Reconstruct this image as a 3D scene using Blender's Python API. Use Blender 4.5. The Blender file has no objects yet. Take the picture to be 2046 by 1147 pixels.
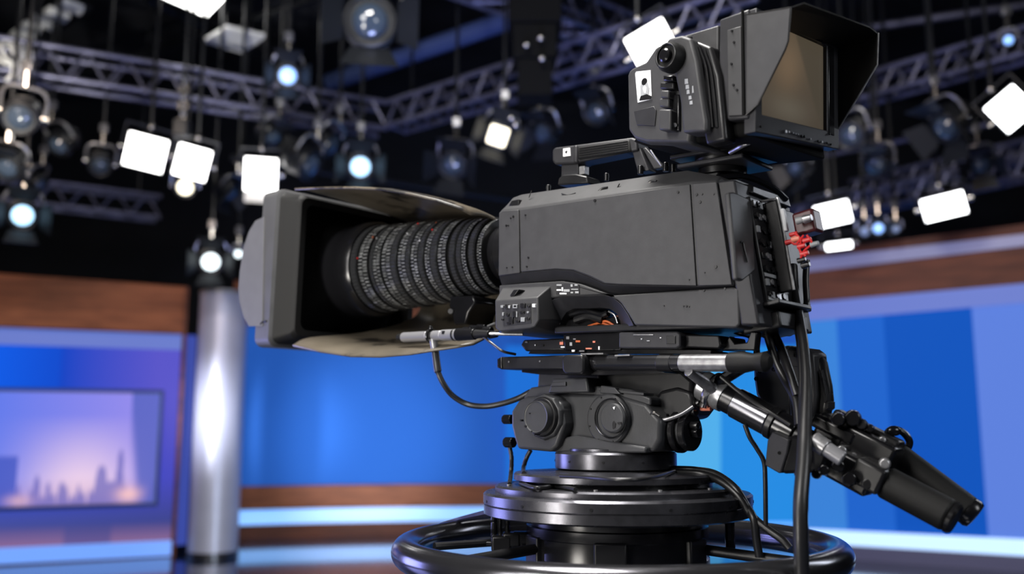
import bpy, bmesh, math, random
from mathutils import Vector, Matrix
from math import radians, sin, cos, atan, tan, pi, hypot

random.seed(7)
SC = bpy.context.scene
COL = SC.collection

# ------------------------------------------------------------------ camera, world, lights, exposure
F_PX = 1850.0
CAMP = Vector((0.0, 0.0, 1.10))
TH = atan(277 / 1850.0)
cd = bpy.data.cameras.new('camera'); cam = bpy.data.objects.new('camera', cd); COL.objects.link(cam)
cam.location = CAMP; cam.rotation_euler = (radians(90) + TH, 0, 0)
cd.sensor_width = 36.0; cd.lens = 36.0 * F_PX / 2046.0; cd.clip_start = 0.05; cd.clip_end = 60
cd.dof.use_dof = True; cd.dof.focus_distance = 1.78; cd.dof.aperture_fstop = 1.7
SC.camera = cam
SC.view_settings.view_transform = 'Standard'; SC.view_settings.look = 'None'
SC.view_settings.exposure = 0.0; SC.view_settings.gamma = 1.0; SC.view_settings.use_curve_mapping = False

wd = bpy.data.worlds.new('world'); SC.world = wd; wd.use_nodes = True
wd.node_tree.nodes['Background'].inputs[0].default_value = (0.30, 0.36, 0.55, 1)
wd.node_tree.nodes['Background'].inputs[1].default_value = 0.02

def area(name, loc, target, size, energy, color=(1, 1, 1), size_y=None, spread=180):
    l = bpy.data.lights.new(name, 'AREA'); l.energy = energy; l.color = color
    l.shape = 'RECTANGLE'; l.size = size; l.size_y = size_y or size; l.spread = radians(spread)
    o = bpy.data.objects.new(name, l); COL.objects.link(o); o.location = loc
    o.rotation_euler = (Vector(target) - Vector(loc)).to_track_quat('-Z', 'Y').to_euler()
    return o
def spot(name, loc, target, energy, angle, color=(1, 1, 1), blend=0.6, radius=0.1):
    l = bpy.data.lights.new(name, 'SPOT'); l.energy = energy; l.color = color
    l.spot_size = radians(angle); l.spot_blend = blend; l.shadow_soft_size = radius
    o = bpy.data.objects.new(name, l); COL.objects.link(o); o.location = loc
    o.rotation_euler = (Vector(target) - Vector(loc)).to_track_quat('-Z', 'Y').to_euler()
    return o
# studio key and top lamps, plus added unseen fill, strip and wash lights
area('key_softlight', (-2.6, -1.0, 3.4), (0.1, 1.8, 1.4), 1.3, 120, (1.0, 0.97, 0.94))
area('top_softlight', (-0.5, 1.6, 4.4), (0.15, 1.9, 1.3), 1.3, 290, (1.0, 0.97, 0.93))
area('low_bounce_fill', (-2.4, 0.1, 0.45), (-0.5, 2.4, 1.6), 0.7, 16, (1.0, 0.95, 0.88), 0.7, 90)  # added unseen fill standing in for bounce under the lens hood
area('fill_softlight', (2.6, -0.6, 2.4), (0.2, 1.9, 1.2), 1.0, 30, (0.95, 0.97, 1.0))
area('side_highlight_fill', (-2.2, 0.3, 1.7), (0.1, 1.9, 1.2), 0.30, 24, (1.0, 0.97, 0.95), 1.6)  # added unseen strip, there to put highlights on the dark metal
area('back_strip_light', (3.4, 3.2, 2.6), (0.2, 1.9, 1.2), 0.4, 14, (0.85, 0.9, 1.0), 1.2)
area('blue_wash_left', (-3.6, 4.0, 0.9), (0.1, 1.9, 1.1), 1.4, 75, (0.36, 0.38, 1.0))  # added unseen violet wash tinting the left rims
area('truss_wash', (0.0, 3.0, 0.25), (0.0, 6.8, 4.2), 1.2, 46, (0.42, 0.50, 1.0), None, 100)  # added unseen wash brightening the trusses from below
area('wall_wash_center', (-1.0, 5.0, 0.15), (-1.3, 9.8, 1.0), 0.5, 8, (0.75, 0.88, 1.0), 0.3, 70)
spot('ceiling_tile_fill', (-1.2, 2.4, 0.3), (-2.3, 7.8, 4.5), 900, 13, (1.0, 0.98, 0.93), 0.6, 0.1)  # added unseen fill near the floor, brightening the pale ceiling board
spot('ceiling_tile_fill', (-2.2, 2.6, 0.4), (-4.1, 8.0, 4.6), 900, 14, (1.0, 0.97, 0.90), 0.6, 0.1)  # second added fill, aimed at the ceiling grille
area('wood_wash_left', (-2.8, 3.9, 3.4), (-3.3, 8.0, 2.0), 0.8, 7, (1.0, 0.80, 0.66), 0.5, 60)
area('wood_wash_right', (2.3, 3.9, 3.4), (3.2, 8.0, 2.0), 0.8, 3.5, (1.0, 0.80, 0.70), 0.5, 60)
spot('column_spot', (-3.2, 4.5, 1.45), (-2.62, 7.9, 1.2), 1500, 15, (0.88, 0.92, 1.0), 1.0, 0.20)

spot('wall_spot_center', (-1.0, 4.6, 0.2), (-1.45, 9.8, 1.0), 1100, 26, (0.75, 0.85, 1.0), 1.0, 0.1)

# ------------------------------------------------------------------ helpers
def ray(px, py):
    u = (px - 1023) / F_PX; v = (573.5 - py) / F_PX
    return Vector((u, cos(TH) - v * sin(TH), sin(TH) + v * cos(TH)))
def P(px, py, d):
    return CAMP + ray(px, py) * d
def ground(px, py, z=0.0):
    r = ray(px, py); return CAMP + r * ((z - CAMP.z) / r.z)

class Frame:
    def __init__(s, o, yaw, tilt=0.0, roll=0.0):
        y = radians(yaw); t = radians(tilt)
        s.X = Vector((sin(y) * cos(t), -cos(y) * cos(t), -sin(t)))
        s.Y = Vector((cos(y), sin(y), 0)); s.Z = s.X.cross(s.Y); s.o = Vector(o)
    def w(s, x, y, z): return s.o + s.X * x + s.Y * y + s.Z * z
    def loc(s, p):
        d = Vector(p) - s.o; return (d.dot(s.X), d.dot(s.Y), d.dot(s.Z))
    def hit(s, px, py, **k):
        (n, c), = k.items(); N = {'x': s.X, 'y': s.Y, 'z': s.Z}[n]
        r = ray(px, py); t = (c - (CAMP - s.o).dot(N)) / r.dot(N)
        return CAMP + r * t
    def at(s, px, py, **k): return s.loc(s.hit(px, py, **k))
class WFrame(Frame):
    def __init__(s, o=(0, 0, 0), X=(1, 0, 0), Y=(0, 1, 0), Z=(0, 0, 1)):
        s.o = Vector(o); s.X = Vector(X).normalized(); s.Y = Vector(Y).normalized(); s.Z = Vector(Z).normalized()
W0 = WFrame()

INV = {}
def thing(name, label, cat, loc, group=None):
    o = bpy.data.objects.new(name, None); COL.objects.link(o); o.location = loc
    o.empty_display_size = 0.05
    o['label'] = label; o['category'] = cat
    if group: o['group'] = group
    INV[o.name] = Vector(loc); return o
def part(name, bm, mat, parent=None, bevel=0.0, seg=2, smooth=True, label=None, kind=None, loc=None, cat=None, group=None, angle=32):
    bmesh.ops.recalc_face_normals(bm, faces=bm.faces[:])
    if smooth:
        for f in bm.faces: f.smooth = True
        for e in bm.edges:
            if len(e.link_faces) == 2 and e.calc_face_angle(0) > radians(angle): e.smooth = False
    if parent is not None: off = INV[parent.name]
    elif loc is not None: off = Vector(loc)
    else: off = Vector((0, 0, 0))
    if off.length > 0: bmesh.ops.translate(bm, verts=bm.verts[:], vec=-off)
    me = bpy.data.meshes.new(name); bm.to_mesh(me); bm.free()
    me.materials.append(mat)
    o = bpy.data.objects.new(name, me); COL.objects.link(o)
    if parent is not None: o.parent = parent
    elif loc is not None: o.location = off
    INV[o.name] = off
    if bevel > 0:
        m = o.modifiers.new('bevel', 'BEVEL'); m.width = bevel; m.segments = seg; m.limit_method = 'ANGLE'; m.angle_limit = radians(28)
        m.harden_normals = False
    if label: o['label'] = label
    if cat: o['category'] = cat
    if group: o['group'] = group
    if kind: o['kind'] = kind
    return o

def loft(loops, caps=True, closed=False, bm=None):
    bm = bm or bmesh.new()
    rows = [[bm.verts.new(p) for p in lp] for lp in loops]
    n = len(rows[0]); R = len(rows)
    for i in range(R if closed else R - 1):
        a = rows[i]; b = rows[(i + 1) % R]
        for j in range(n):
            k = (j + 1) % n
            try: bm.faces.new((a[j], a[k], b[k], b[j]))
            except ValueError: pass
    if caps and not closed:
        for r in (rows[0], rows[-1]):
            try: bm.faces.new(r)
            except ValueError: pass
    return bm
def strip(rows, bm=None):
    """open sheet between rows of points"""
    bm = bm or bmesh.new()
    vs = [[bm.verts.new(p) for p in r] for r in rows]
    for a, b in zip(vs, vs[1:]):
        for j in range(len(a) - 1): bm.faces.new((a[j], a[j + 1], b[j + 1], b[j]))
    return bm
def thick_sheet(rows, vec, bm=None):
    """sheet of points given a real thickness along vec"""
    bm = bm or bmesh.new(); vec = Vector(vec)
    loops = []
    for r in rows:
        r = [Vector(p) for p in r]
        loops.append(r + [p + vec for p in reversed(r)])
    return loft(loops, True, False, bm)
def ppoly(fr, pts, y0, y1, ax='y', bm=None):
    """prism: pixel outline laid on the plane ax=y0 of the frame, extruded to ax=y1"""
    a = [fr.hit(px, py, **{ax: y0}) for px, py in pts]
    D = {'x': fr.X, 'y': fr.Y, 'z': fr.Z}[ax] * (y1 - y0)
    return loft([a, [p + D for p in a]], bm=bm)
def lpoly(fr, pts, y0, y1, ax='y', bm=None):
    """prism from local 2D outline"""
    def q(a, b, c):
        return {'y': (a, c, b), 'x': (c, a, b), 'z': (a, b, c)}[ax]
    return loft([[fr.w(*q(a, b, y0)) for a, b in pts], [fr.w(*q(a, b, y1)) for a, b in pts]], bm=bm)
def box(fr, x0, x1, y0, y1, z0, z1, bm=None):
    return loft([[fr.w(x, y0, z0), fr.w(x, y1, z0), fr.w(x, y1, z1), fr.w(x, y0, z1)] for x in (x0, x1)], bm=bm)
def basis(d):
    d = Vector(d).normalized(); h = Vector((0, 0, 1)) if abs(d.z) < 0.9 else Vector((1, 0, 0))
    u = d.cross(h).normalized(); return u, d.cross(u).normalized(), d
def lathe(p, d, prof, n=48, bm=None, closed=False, caps=True, phase=0.0):
    """prof: (distance along d, radius)"""
    u, v, d = basis(d); p = Vector(p)
    loops = [[p + d * s + (u * cos(2 * pi * (i + phase) / n) + v * sin(2 * pi * (i + phase) / n)) * r for i in range(n)] for s, r in prof]
    return loft(loops, caps, closed, bm)
def cyl(p0, p1, r0, r1=None, n=24, bm=None, phase=0.0):
    p0 = Vector(p0); p1 = Vector(p1); d = p1 - p0
    return lathe(p0, d, [(0, r0), (d.length, r0 if r1 is None else r1)], n, bm, phase=phase)
def catmull(pts, k=8):
    pts = [Vector(p) for p in pts]
    q = [pts[0] * 2 - pts[1]] + pts + [pts[-1] * 2 - pts[-2]]; out = []
    for i in range(1, len(q) - 2):
        a, b, c, d = q[i - 1:i + 3]
        for j in range(k):
            t = j / k
            out.append(0.5 * ((2 * b) + (c - a) * t + (2 * a - 5 * b + 4 * c - d) * t * t + (3 * b - a - 3 * c + d) * t ** 3))
    out.append(pts[-1]); return out
def tube(pts, r, n=12, k=8, bm=None, straight=False, wob=0.0):
    c = [Vector(p) for p in pts] if straight else catmull(pts, k)
    R = r if callable(r) else (lambda t: r)
    loops = []; N = None
    for i, p in enumerate(c):
        t = (c[min(i + 1, len(c) - 1)] - c[max(i - 1, 0)]).normalized()
        if N is None: N = basis(t)[0]
        N = (N - t * N.dot(t)).normalized(); Bn = t.cross(N)
        rr = R(i / (len(c) - 1)) * (1 + wob * random.uniform(-1, 1))
        loops.append([p + (N * cos(2 * pi * j / n) + Bn * sin(2 * pi * j / n)) * rr for j in range(n)])
    return loft(loops, bm=bm)
def torus(c, R, r, n=96, m=18, ax=(0, 0, 1), bm=None, sq=1.0):
    u, v, d = basis(ax); c = Vector(c)
    loops = []
    for i in range(n):
        a = 2 * pi * i / n; e = u * cos(a) + v * sin(a)
        loops.append([c + e * (R + r * cos(2 * pi * j / m)) + d * (r * sq * sin(2 * pi * j / m)) for j in range(m)])
    return loft(loops, closed=True, bm=bm)
def sphere(c, r, bm=None, n=16, m=10, sc=(1, 1, 1)):
    c = Vector(c)
    prof = [[c + Vector((r * sc[0] * sin(pi * i / m) * cos(2 * pi * j / n), r * sc[1] * sin(pi * i / m) * sin(2 * pi * j / n), r * sc[2] * cos(pi * i / m))) for j in range(n)] for i in range(1, m)]
    return loft(prof, bm=bm)

# ------------------------------------------------------------------ materials
def mat(name, col, rough=0.5, metal=0.0, emit=None, estr=0.0, noise=0.0, nscale=30.0, bump=0.0, bscale=300.0, spec=0.5, coat=0.0, dirt=None, dscale=9.0, damount=0.5, stretch=None, rvar=0.0):
    m = bpy.data.materials.new(name); m.use_nodes = True; nt = m.node_tree; b = nt.nodes['Principled BSDF']
    b.inputs['Base Color'].default_value = (*col, 1); b.inputs['Roughness'].default_value = rough
    b.inputs['Metallic'].default_value = metal; b.inputs['Specular IOR Level'].default_value = spec
    b.inputs['Coat Weight'].default_value = coat
    if emit: b.inputs['Emission Color'].default_value = (*emit, 1); b.inputs['Emission Strength'].default_value = estr
    tc = nt.nodes.new('ShaderNodeTexCoord'); mp = nt.nodes.new('ShaderNodeMapping'); nt.links.new(tc.outputs['Object'], mp.inputs[0])
    if stretch: mp.inputs['Scale'].default_value = stretch
    last = None
    if noise > 0 or dirt:
        n = nt.nodes.new('ShaderNodeTexNoise'); n.inputs['Scale'].default_value = nscale; n.inputs['Detail'].default_value = 6
        nt.links.new(mp.outputs[0], n.inputs['Vector'])
        r = nt.nodes.new('ShaderNodeMapRange'); r.inputs[1].default_value = 0.3; r.inputs[2].default_value = 0.7
        r.inputs[3].default_value = 1 - noise; r.inputs[4].default_value = 1 + noise
        nt.links.new(n.outputs['Fac'], r.inputs[0])
        mx = nt.nodes.new('ShaderNodeMix'); mx.data_type = 'RGBA'; mx.blend_type = 'MULTIPLY'; mx.inputs[0].default_value = 1
        mx.inputs[6].default_value = (*col, 1); nt.links.new(r.outputs[0], mx.inputs[7]); last = mx.outputs[2]
        if dirt:
            n2 = nt.nodes.new('ShaderNodeTexNoise'); n2.inputs['Scale'].default_value = dscale; n2.inputs['Detail'].default_value = 8
            n2.inputs['Roughness'].default_value = 0.65
            nt.links.new(mp.outputs[0], n2.inputs['Vector'])
            r2 = nt.nodes.new('ShaderNodeMapRange'); r2.inputs[1].default_value = damount; r2.inputs[2].default_value = damount + 0.07
            nt.links.new(n2.outputs['Fac'], r2.inputs[0])
            m2 = nt.nodes.new('ShaderNodeMix'); m2.data_type = 'RGBA'; nt.links.new(r2.outputs[0], m2.inputs[0])
            nt.links.new(last, m2.inputs[6]); m2.inputs[7].default_value = (*dirt, 1); last = m2.outputs[2]
        nt.links.new(last, b.inputs['Base Color'])
    if rvar > 0:
        n3 = nt.nodes.new('ShaderNodeTexNoise'); n3.inputs['Scale'].default_value = 14; n3.inputs['Detail'].default_value = 5
        nt.links.new(mp.outputs[0], n3.inputs['Vector'])
        r3 = nt.nodes.new('ShaderNodeMapRange'); r3.inputs[3].default_value = rough - rvar; r3.inputs[4].default_value = rough + rvar
        nt.links.new(n3.outputs['Fac'], r3.inputs[0]); nt.links.new(r3.outputs[0], b.inputs['Roughness'])
    if bump > 0:
        n4 = nt.nodes.new('ShaderNodeTexNoise'); n4.inputs['Scale'].default_value = bscale
        nt.links.new(mp.outputs[0], n4.inputs['Vector'])
        bp = nt.nodes.new('ShaderNodeBump'); bp.inputs['Strength'].default_value = bump; bp.inputs['Distance'].default_value = 0.001
        nt.links.new(n4.outputs['Fac'], bp.inputs['Height']); nt.links.new(bp.outputs[0], b.inputs['Normal'])
    return m
def attr_mat(name, strength=1.0, rough=0.7, spec=0.05):
    m = bpy.data.materials.new(name); m.use_nodes = True; nt = m.node_tree; b = nt.nodes['Principled BSDF']
    a = nt.nodes.new('ShaderNodeAttribute'); a.attribute_name = 'picture'
    b.inputs['Base Color'].default_value = (0.01, 0.01, 0.015, 1); b.inputs['Roughness'].default_value = rough; b.inputs['Specular IOR Level'].default_value = spec
    nt.links.new(a.outputs['Color'], b.inputs['Emission Color']); b.inputs['Emission Strength'].default_value = strength
    return m
def s2l(c): return tuple(((v / 255) / 12.92 if v / 255 <= 0.04045 else ((v / 255 + 0.055) / 1.055) ** 2.4) for v in c)

M = {}
M['shell'] = mat('dark_grey_painted_shell', (0.040, 0.040, 0.042), 0.46, spec=0.3, noise=0.10, nscale=40, bump=0.12, bscale=700, rvar=0.06)
M['shell2'] = mat('charcoal_painted_shell', (0.022, 0.022, 0.025), 0.42, spec=0.3, noise=0.12, nscale=35, bump=0.1, bscale=600, rvar=0.08)
M['black'] = mat('black_painted_metal', (0.008, 0.008, 0.009), 0.36, spec=0.35, rvar=0.12, bump=0.1, bscale=200)
M['gloss'] = mat('glossy_black_metal', (0.006, 0.006, 0.007), 0.22, spec=0.45, rvar=0.10)
M['matte'] = mat('matte_black_lining', (0.004, 0.004, 0.004), 0.9, spec=0.1)
M['rubber'] = mat('black_rubber', (0.007, 0.007, 0.007), 0.55, spec=0.22, bump=0.3, bscale=500)
M['cable'] = mat('black_cable_sheath', (0.012, 0.012, 0.013), 0.35, bump=0.1, bscale=80)
M['hood'] = mat('smudged_brown_black_hood', (0.100, 0.084, 0.062), 0.38, noise=0.25, nscale=9, dirt=(0.014, 0.012, 0.010), dscale=7, damount=0.525)
M['flange'] = mat('lit_facet_grey_flange', (0.07, 0.07, 0.072), 0.4, noise=0.15, nscale=12)  # lighter grey puts the brighter lit facet into the colour
M['flap'] = mat('light_grey_flap', (0.105, 0.105, 0.112), 0.5, spec=0.3, noise=0.05)
M['disc'] = mat('brushed_dark_disc_metal', (0.085, 0.085, 0.096), 0.27, metal=0.8, noise=0.15, nscale=60, rvar=0.08)
M['ring'] = mat('polished_black_ring', (0.105, 0.105, 0.115), 0.19, metal=0.9, rvar=0.04)
M['head'] = mat('dark_grey_cast_metal', (0.034, 0.035, 0.038), 0.38, spec=0.35, noise=0.12, nscale=25, bump=0.15, bscale=250, rvar=0.08)
M['silver'] = mat('satin_silver_metal', (0.36, 0.36, 0.38), 0.30, metal=0.6, rvar=0.06)
M['steel'] = mat('worn_steel', (0.32, 0.32, 0.33), 0.30, metal=0.7, noise=0.3, nscale=80)
M['white'] = mat('white_print', (0.75, 0.76, 0.77), 0.5)
M['grey_print'] = mat('grey_print', (0.32, 0.33, 0.34), 0.5)
M['orange'] = mat('orange_wire', (0.55, 0.12, 0.03), 0.4)
M['red'] = mat('red_plastic', (0.55, 0.02, 0.02), 0.35)
M['salmon'] = mat('salmon_plastic', (0.70, 0.22, 0.14), 0.4)
M['glass'] = mat('dark_lens_glass', (0.005, 0.006, 0.01), 0.05, coat=1.0)
M['button'] = mat('dark_button', (0.008, 0.008, 0.009), 0.3)
M['button_light'] = mat('pale_button', (0.24, 0.25, 0.26), 0.4)
M['lens_ring'] = mat('ribbed_lens_ring', (0.055, 0.057, 0.060), 0.24, metal=0.6, rvar=0.08)
M['lens_band'] = mat('engraved_lens_band', (0.022, 0.023, 0.024), 0.3, metal=0.4, rvar=0.08)
M['lens_tick'] = mat('pale_engraved_tick', (0.36, 0.37, 0.37), 0.3, metal=0.5, noise=0.6, nscale=60)
M['screen'] = mat('amber_grey_crt_glass', s2l((118, 104, 86)), 0.16, coat=0.6, emit=s2l((120, 100, 76)), estr=0.30, noise=0.22, nscale=9)
M['truss'] = mat('lilac_grey_aluminium', (0.20, 0.20, 0.28), 0.38, metal=0.6, noise=0.3, nscale=9)
M['fixture'] = mat('black_lamp_housing', (0.009, 0.010, 0.012), 0.38, rvar=0.15)
M['beam'] = mat('blue_light_tinted_beam', (0.10, 0.15, 0.36), 0.4, metal=0.2)  # blue lamp light on the beam is put into its base colour
M['chrome'] = mat('bright_clamp_metal', (0.50, 0.48, 0.45), 0.26, metal=1.0)
M['flag'] = mat('barndoor_dark_metal', (0.012, 0.014, 0.018), 0.45, metal=0.2)
# ================================================================== THE SETTING
# ---- floor
def floor_mat():
    m = mat('glossy_dark_blue_floor', (0.010, 0.020, 0.050), 0.10, noise=0.3, nscale=2.0, spec=0.9, coat=0.3)
    return m
bm = lpoly(W0, [(-9, -5), (9, -5), (9, 12.5), (-9, 12.5)], -0.1, 0.0, ax='z')
part('floor', bm, floor_mat(), kind='structure')
blackwall = mat('black_studio_drape', (0.006, 0.007, 0.010), 0.85, noise=0.4, nscale=1.5)
part('wall_back', lpoly(W0, [(-9, 0), (9, 0), (9, 5.6), (-9, 5.6)], 12.5, 12.6), blackwall, kind='structure')
part('wall_left', lpoly(W0, [(-9.1, 0), (-9, 0), (-9, 5.6), (-9.1, 5.6)], -5, 12.6), blackwall, kind='structure')
part('wall_right', lpoly(W0, [(9, 0), (9.1, 0), (9.1, 5.6), (9, 5.6)], -5, 12.6), blackwall, kind='structure')
part('wall_front', lpoly(W0, [(-9, 0), (9, 0), (9, 5.6), (-9, 5.6)], -5.1, -5.0), blackwall, kind='structure')
part('ceiling', lpoly(W0, [(-9.1, -5.1), (9.1, -5.1), (9.1, 12.6), (-9.1, 12.6)], 5.6, 5.7, ax='z'), mat('black_ceiling', (0.012, 0.013, 0.018), 0.7, noise=0.6, nscale=1.2), kind='structure')

def wood(name, col, dark):
    m = bpy.data.materials.new(name); m.use_nodes = True; nt = m.node_tree; b = nt.nodes['Principled BSDF']
    tc = nt.nodes.new('ShaderNodeTexCoord'); mp = nt.nodes.new('ShaderNodeMapping'); mp.inputs['Scale'].default_value = (1.0, 1.0, 9.0)
    n = nt.nodes.new('ShaderNodeTexNoise'); n.inputs['Scale'].default_value = 2.2; n.inputs['Detail'].default_value = 7; n.inputs['Distortion'].default_value = 0.6
    r = nt.nodes.new('ShaderNodeValToRGB'); r.color_ramp.elements[0].position = 0.3; r.color_ramp.elements[1].position = 0.72
    r.color_ramp.elements[0].color = (*dark, 1); r.color_ramp.elements[1].color = (*col, 1)
    nt.links.new(tc.outputs['Object'], mp.inputs[0]); nt.links.new(mp.outputs[0], n.inputs['Vector']); nt.links.new(n.outputs['Fac'], r.inputs[0])
    nt.links.new(r.outputs[0], b.inputs['Base Color']); b.inputs['Roughness'].default_value = 0.6; b.inputs['Specular IOR Level'].default_value = 0.25
    return m
M['wood'] = wood('walnut_veneer', (0.34, 0.115, 0.050), (0.15, 0.045, 0.020))
M['wood_dark'] = wood('dark_walnut_veneer', (0.17, 0.055, 0.030), (0.08, 0.028, 0.018))
M['strip_blue'] = mat('cool_led_strip', (0.5, 0.6, 0.9), 0.4, emit=s2l((96, 172, 250)), estr=1.0)
M['strip_foot'] = mat('soft_blue_led_strip', (0.05, 0.06, 0.09), 0.4, emit=s2l((105, 155, 245)), estr=1.1)
M['strip_white'] = mat('white_led_strip', (0.5, 0.6, 0.9), 0.4, emit=s2l((175, 215, 252)), estr=1.0)
M['strip_lav'] = mat('lavender_led_strip', (0.06, 0.06, 0.10), 0.4, emit=s2l((98, 122, 208)), estr=0.85, spec=0.1)
M['strip_lav2'] = mat('dim_lavender_led_strip', (0.06, 0.06, 0.09), 0.4, emit=s2l((108, 110, 160)), estr=0.8)

def vframe(p1, p2):
    """frame on a vertical wall through two ground points: X along, Y into the wall, Z up"""
    p1 = Vector((p1.x, p1.y, 0)); p2 = Vector((p2.x, p2.y, 0)); X = (p2 - p1).normalized()
    Y = Vector((-X.y, X.x, 0)); return WFrame(p1, X, Y, (0, 0, 1)), (p2 - p1).length
def zat(fr, px, py, y=0.0): return fr.at(px, py, y=y)[2]
def band(name, fr, x0, x1, za0, za1, zb0, zb1, y0, y1, m, parent=None, bevel=0.0, **k):
    """wall band from x0 (heights za0..za1) to x1 (heights zb0..zb1)"""
    bm = loft([[fr.w(x0, y0, za0), fr.w(x0, y1, za0), fr.w(x0, y1, za1), fr.w(x0, y0, za1)],
               [fr.w(x1, y0, zb0), fr.w(x1, y1, zb0), fr.w(x1, y1, zb1), fr.w(x1, y0, zb1)]])
    return part(name, bm, m, parent, bevel, **k)
def picture(name, corners, nu, nv, fn, m, parent=None, loc=None, thick=None, **k):
    """a glowing sheet (screen / backlit panel) of its own thickness; fn(u,v)->rgb is its emitted colour"""
    a, b, c, d = [Vector(p) for p in corners]      # bottom-left, bottom-right, top-right, top-left
    bm = bmesh.new(); vs = []; lay = bm.verts.layers.float_color.new('picture')
    for j in range(nv + 1):
        v = j / nv; vs.append([bm.verts.new(a.lerp(b, i / nu).lerp(d.lerp(c, i / nu), v)) for i in range(nu + 1)])
    for j in range(nv + 1):
        for i in range(nu + 1):
            r = fn(i / nu, j / nv); vs[j][i][lay] = (r[0], r[1], r[2], 1)
    for j in range(nv):
        for i in range(nu): bm.faces.new((vs[j][i], vs[j][i + 1], vs[j + 1][i + 1], vs[j + 1][i]))
    if thick:                                        # back and rim
        t = Vector(thick); q = [p + t for p in (a, b, c, d)]; bv = [bm.verts.new(p) for p in q]
        bm.faces.new(bv[::-1])
        for (r, s0, s1) in ((vs[0], 0, 1), ([x[-1] for x in vs], 1, 2), (vs[-1][::-1], 2, 3), ([x[0] for x in vs][::-1], 3, 0)):
            bm.faces.new([bv[s0], bv[s1]] + list(r[::-1]))
    return part(name, bm, m, parent, smooth=False, loc=loc, **k)
def mixc(a, b, t):
    t = max(0, min(1, t)); return tuple(a[i] * (1 - t) + b[i] * t for i in range(3))

# ---- left set wall: header, light strip, backlit panel with a video screen, base strip
g1 = ground(0, 1130); g2 = ground(366, 1110)
LW, LL = vframe(g1, g2)
x0 = LW.at(-60, 600, y=0)[0]; x1 = LW.at(368, 600, y=0)[0]
def L2(pa, pb):       # heights at both ends (x0, x1) of the line through two pixels
    (ax, _, az), (bx, _, bz) = LW.at(*pa, y=0), LW.at(*pb, y=0); k = (bz - az) / (bx - ax)
    return az + k * (x0 - ax), az + k * (x1 - ax)
hT = L2((0, 548), (370, 574)); hB = L2((0, 654), (366, 668)); sB = L2((0, 688), (366, 699)); pB = L2((0, 1096), (350, 1080)); bB = (0.0, 0.0); qB = L2((0, 1127), (350, 1109))
lw = thing('set_wall_panel', 'backlit blue and violet set wall under a walnut header, left of the silver column', 'set wall', (LW.w(x0, 0, 0)))
band('header', LW, x0, x1, hB[0], hT[0], hB[1], hT[1], -0.06, 0.25, M['wood'], lw, 0.01, label='walnut header board')
band('light_strip', LW, x0, x1, sB[0], hB[0], sB[1], hB[1], 0.02, 0.25, M['strip_lav'], lw, label='glowing lavender strip')
band('base_strip', LW, x0, x1, qB[0], pB[0], qB[1], pB[1], -0.03, 0.25, M['strip_foot'], lw, label='glowing blue strip at the foot')
band('plinth', LW, x0, x1, 0.0, qB[0], 0.0, qB[1], -0.05, 0.25, M['wood_dark'], lw)
def leftpanel(u, v):
    px = -60 + 428 * u
    top = mixc(s2l((0, 96, 240)), s2l((0, 70, 200)), (px + 60) / 200) if px < 120 else mixc(s2l((0, 66, 196)), s2l((88, 84, 200)), (px - 120) / 200)
    mid = mixc(s2l((40, 80, 220)), s2l((70, 72, 190)), u)
    low = mixc(s2l((70, 78, 150)), s2l((58, 66, 135)), u)
    c = mixc(mid, top, (v - 0.35) / 0.4) if v > 0.35 else mixc(low, mid, (v - 0.08) / 0.25)
    if v < 0.10: c = mixc(c, s2l((150, 110, 150)), (0.10 - v) / 0.10 * (0.8 if (u > 0.7 or 0.15 < u < 0.5) else 0.35))
    return c
M['backlit'] = attr_mat('backlit_panel_print', 1.0)
picture('backlit_panel', [LW.w(x0, 0.03, pB[0]), LW.w(x1, 0.03, pB[1]), LW.w(x1, 0.03, sB[1]), LW.w(x0, 0.03, sB[0])], 60, 40, leftpanel, M['backlit'], lw, thick=LW.Y * 0.2)
# dark jamb at the right end
band('jamb', LW, x1, x1 + 0.03, 0, hT[1], 0, hT[1], -0.05, 0.25, M['wood_dark'], lw)
band('glow_slot', LW, x1 + 0.03, x1 + 0.13, 0.08, hB[1], 0.08, hB[1], 0.06, 0.25, mat('violet_blue_light_slot', (0.02, 0.02, 0.05), 0.7, emit=s2l((58, 78, 175)), estr=0.8, spec=0.1), lw, label='dim violet blue light slot')
# video screen
def skyline(u, v):
    px = -60 + u * 374          # picture column in photo terms
    sky = mixc(s2l((88, 120, 235)), s2l((150, 140, 235)), u * 1.1)
    glow = math.exp(-((px - 160) / 110) ** 2) * max(0, 1 - v * 1.25)
    c = mixc(sky, s2l((245, 215, 235)), min(1, glow * 1.25))
    if v < 0.25: c = mixc(c, s2l((150, 120, 190)), (0.25 - v) / 0.25 * 0.6)
    h = 0.10 + 0.05 * sin(px * 0.21) + 0.04 * sin(px * 0.53 + 1)
    for cx, wd_, hh in ((72, 8, 0.26), (95, 6, 0.20), (122, 9, 0.20), (200, 15, 0.34), (238, 9, 0.48), (222, 30, 0.2)):
        h = max(h, hh * max(0, 1 - (abs(px - cx) / wd_) ** 4))
    k = max(0, min(1, (h - v) / 0.05 + 0.5))
    c = mixc(c, s2l((96, 96, 185)), k * 0.75)
    if px < 32: c = mixc(c, s2l((70, 90, 195)), max(0, min(1, (0.45 - v) / 0.03)) * 0.9)
    if px > 255: c = mixc(c, s2l((80, 96, 190)), max(0, min(1, (px - 255 + 30 * (v - 0.5)) / 16)) * 0.85)
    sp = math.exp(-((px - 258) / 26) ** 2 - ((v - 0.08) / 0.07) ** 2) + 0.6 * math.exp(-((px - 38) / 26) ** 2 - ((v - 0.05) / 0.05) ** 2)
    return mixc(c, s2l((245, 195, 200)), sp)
sx0 = LW.at(-60, 900, y=-0.05)[0]; sx1 = LW.at(314, 900, y=-0.05)[0]
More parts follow.
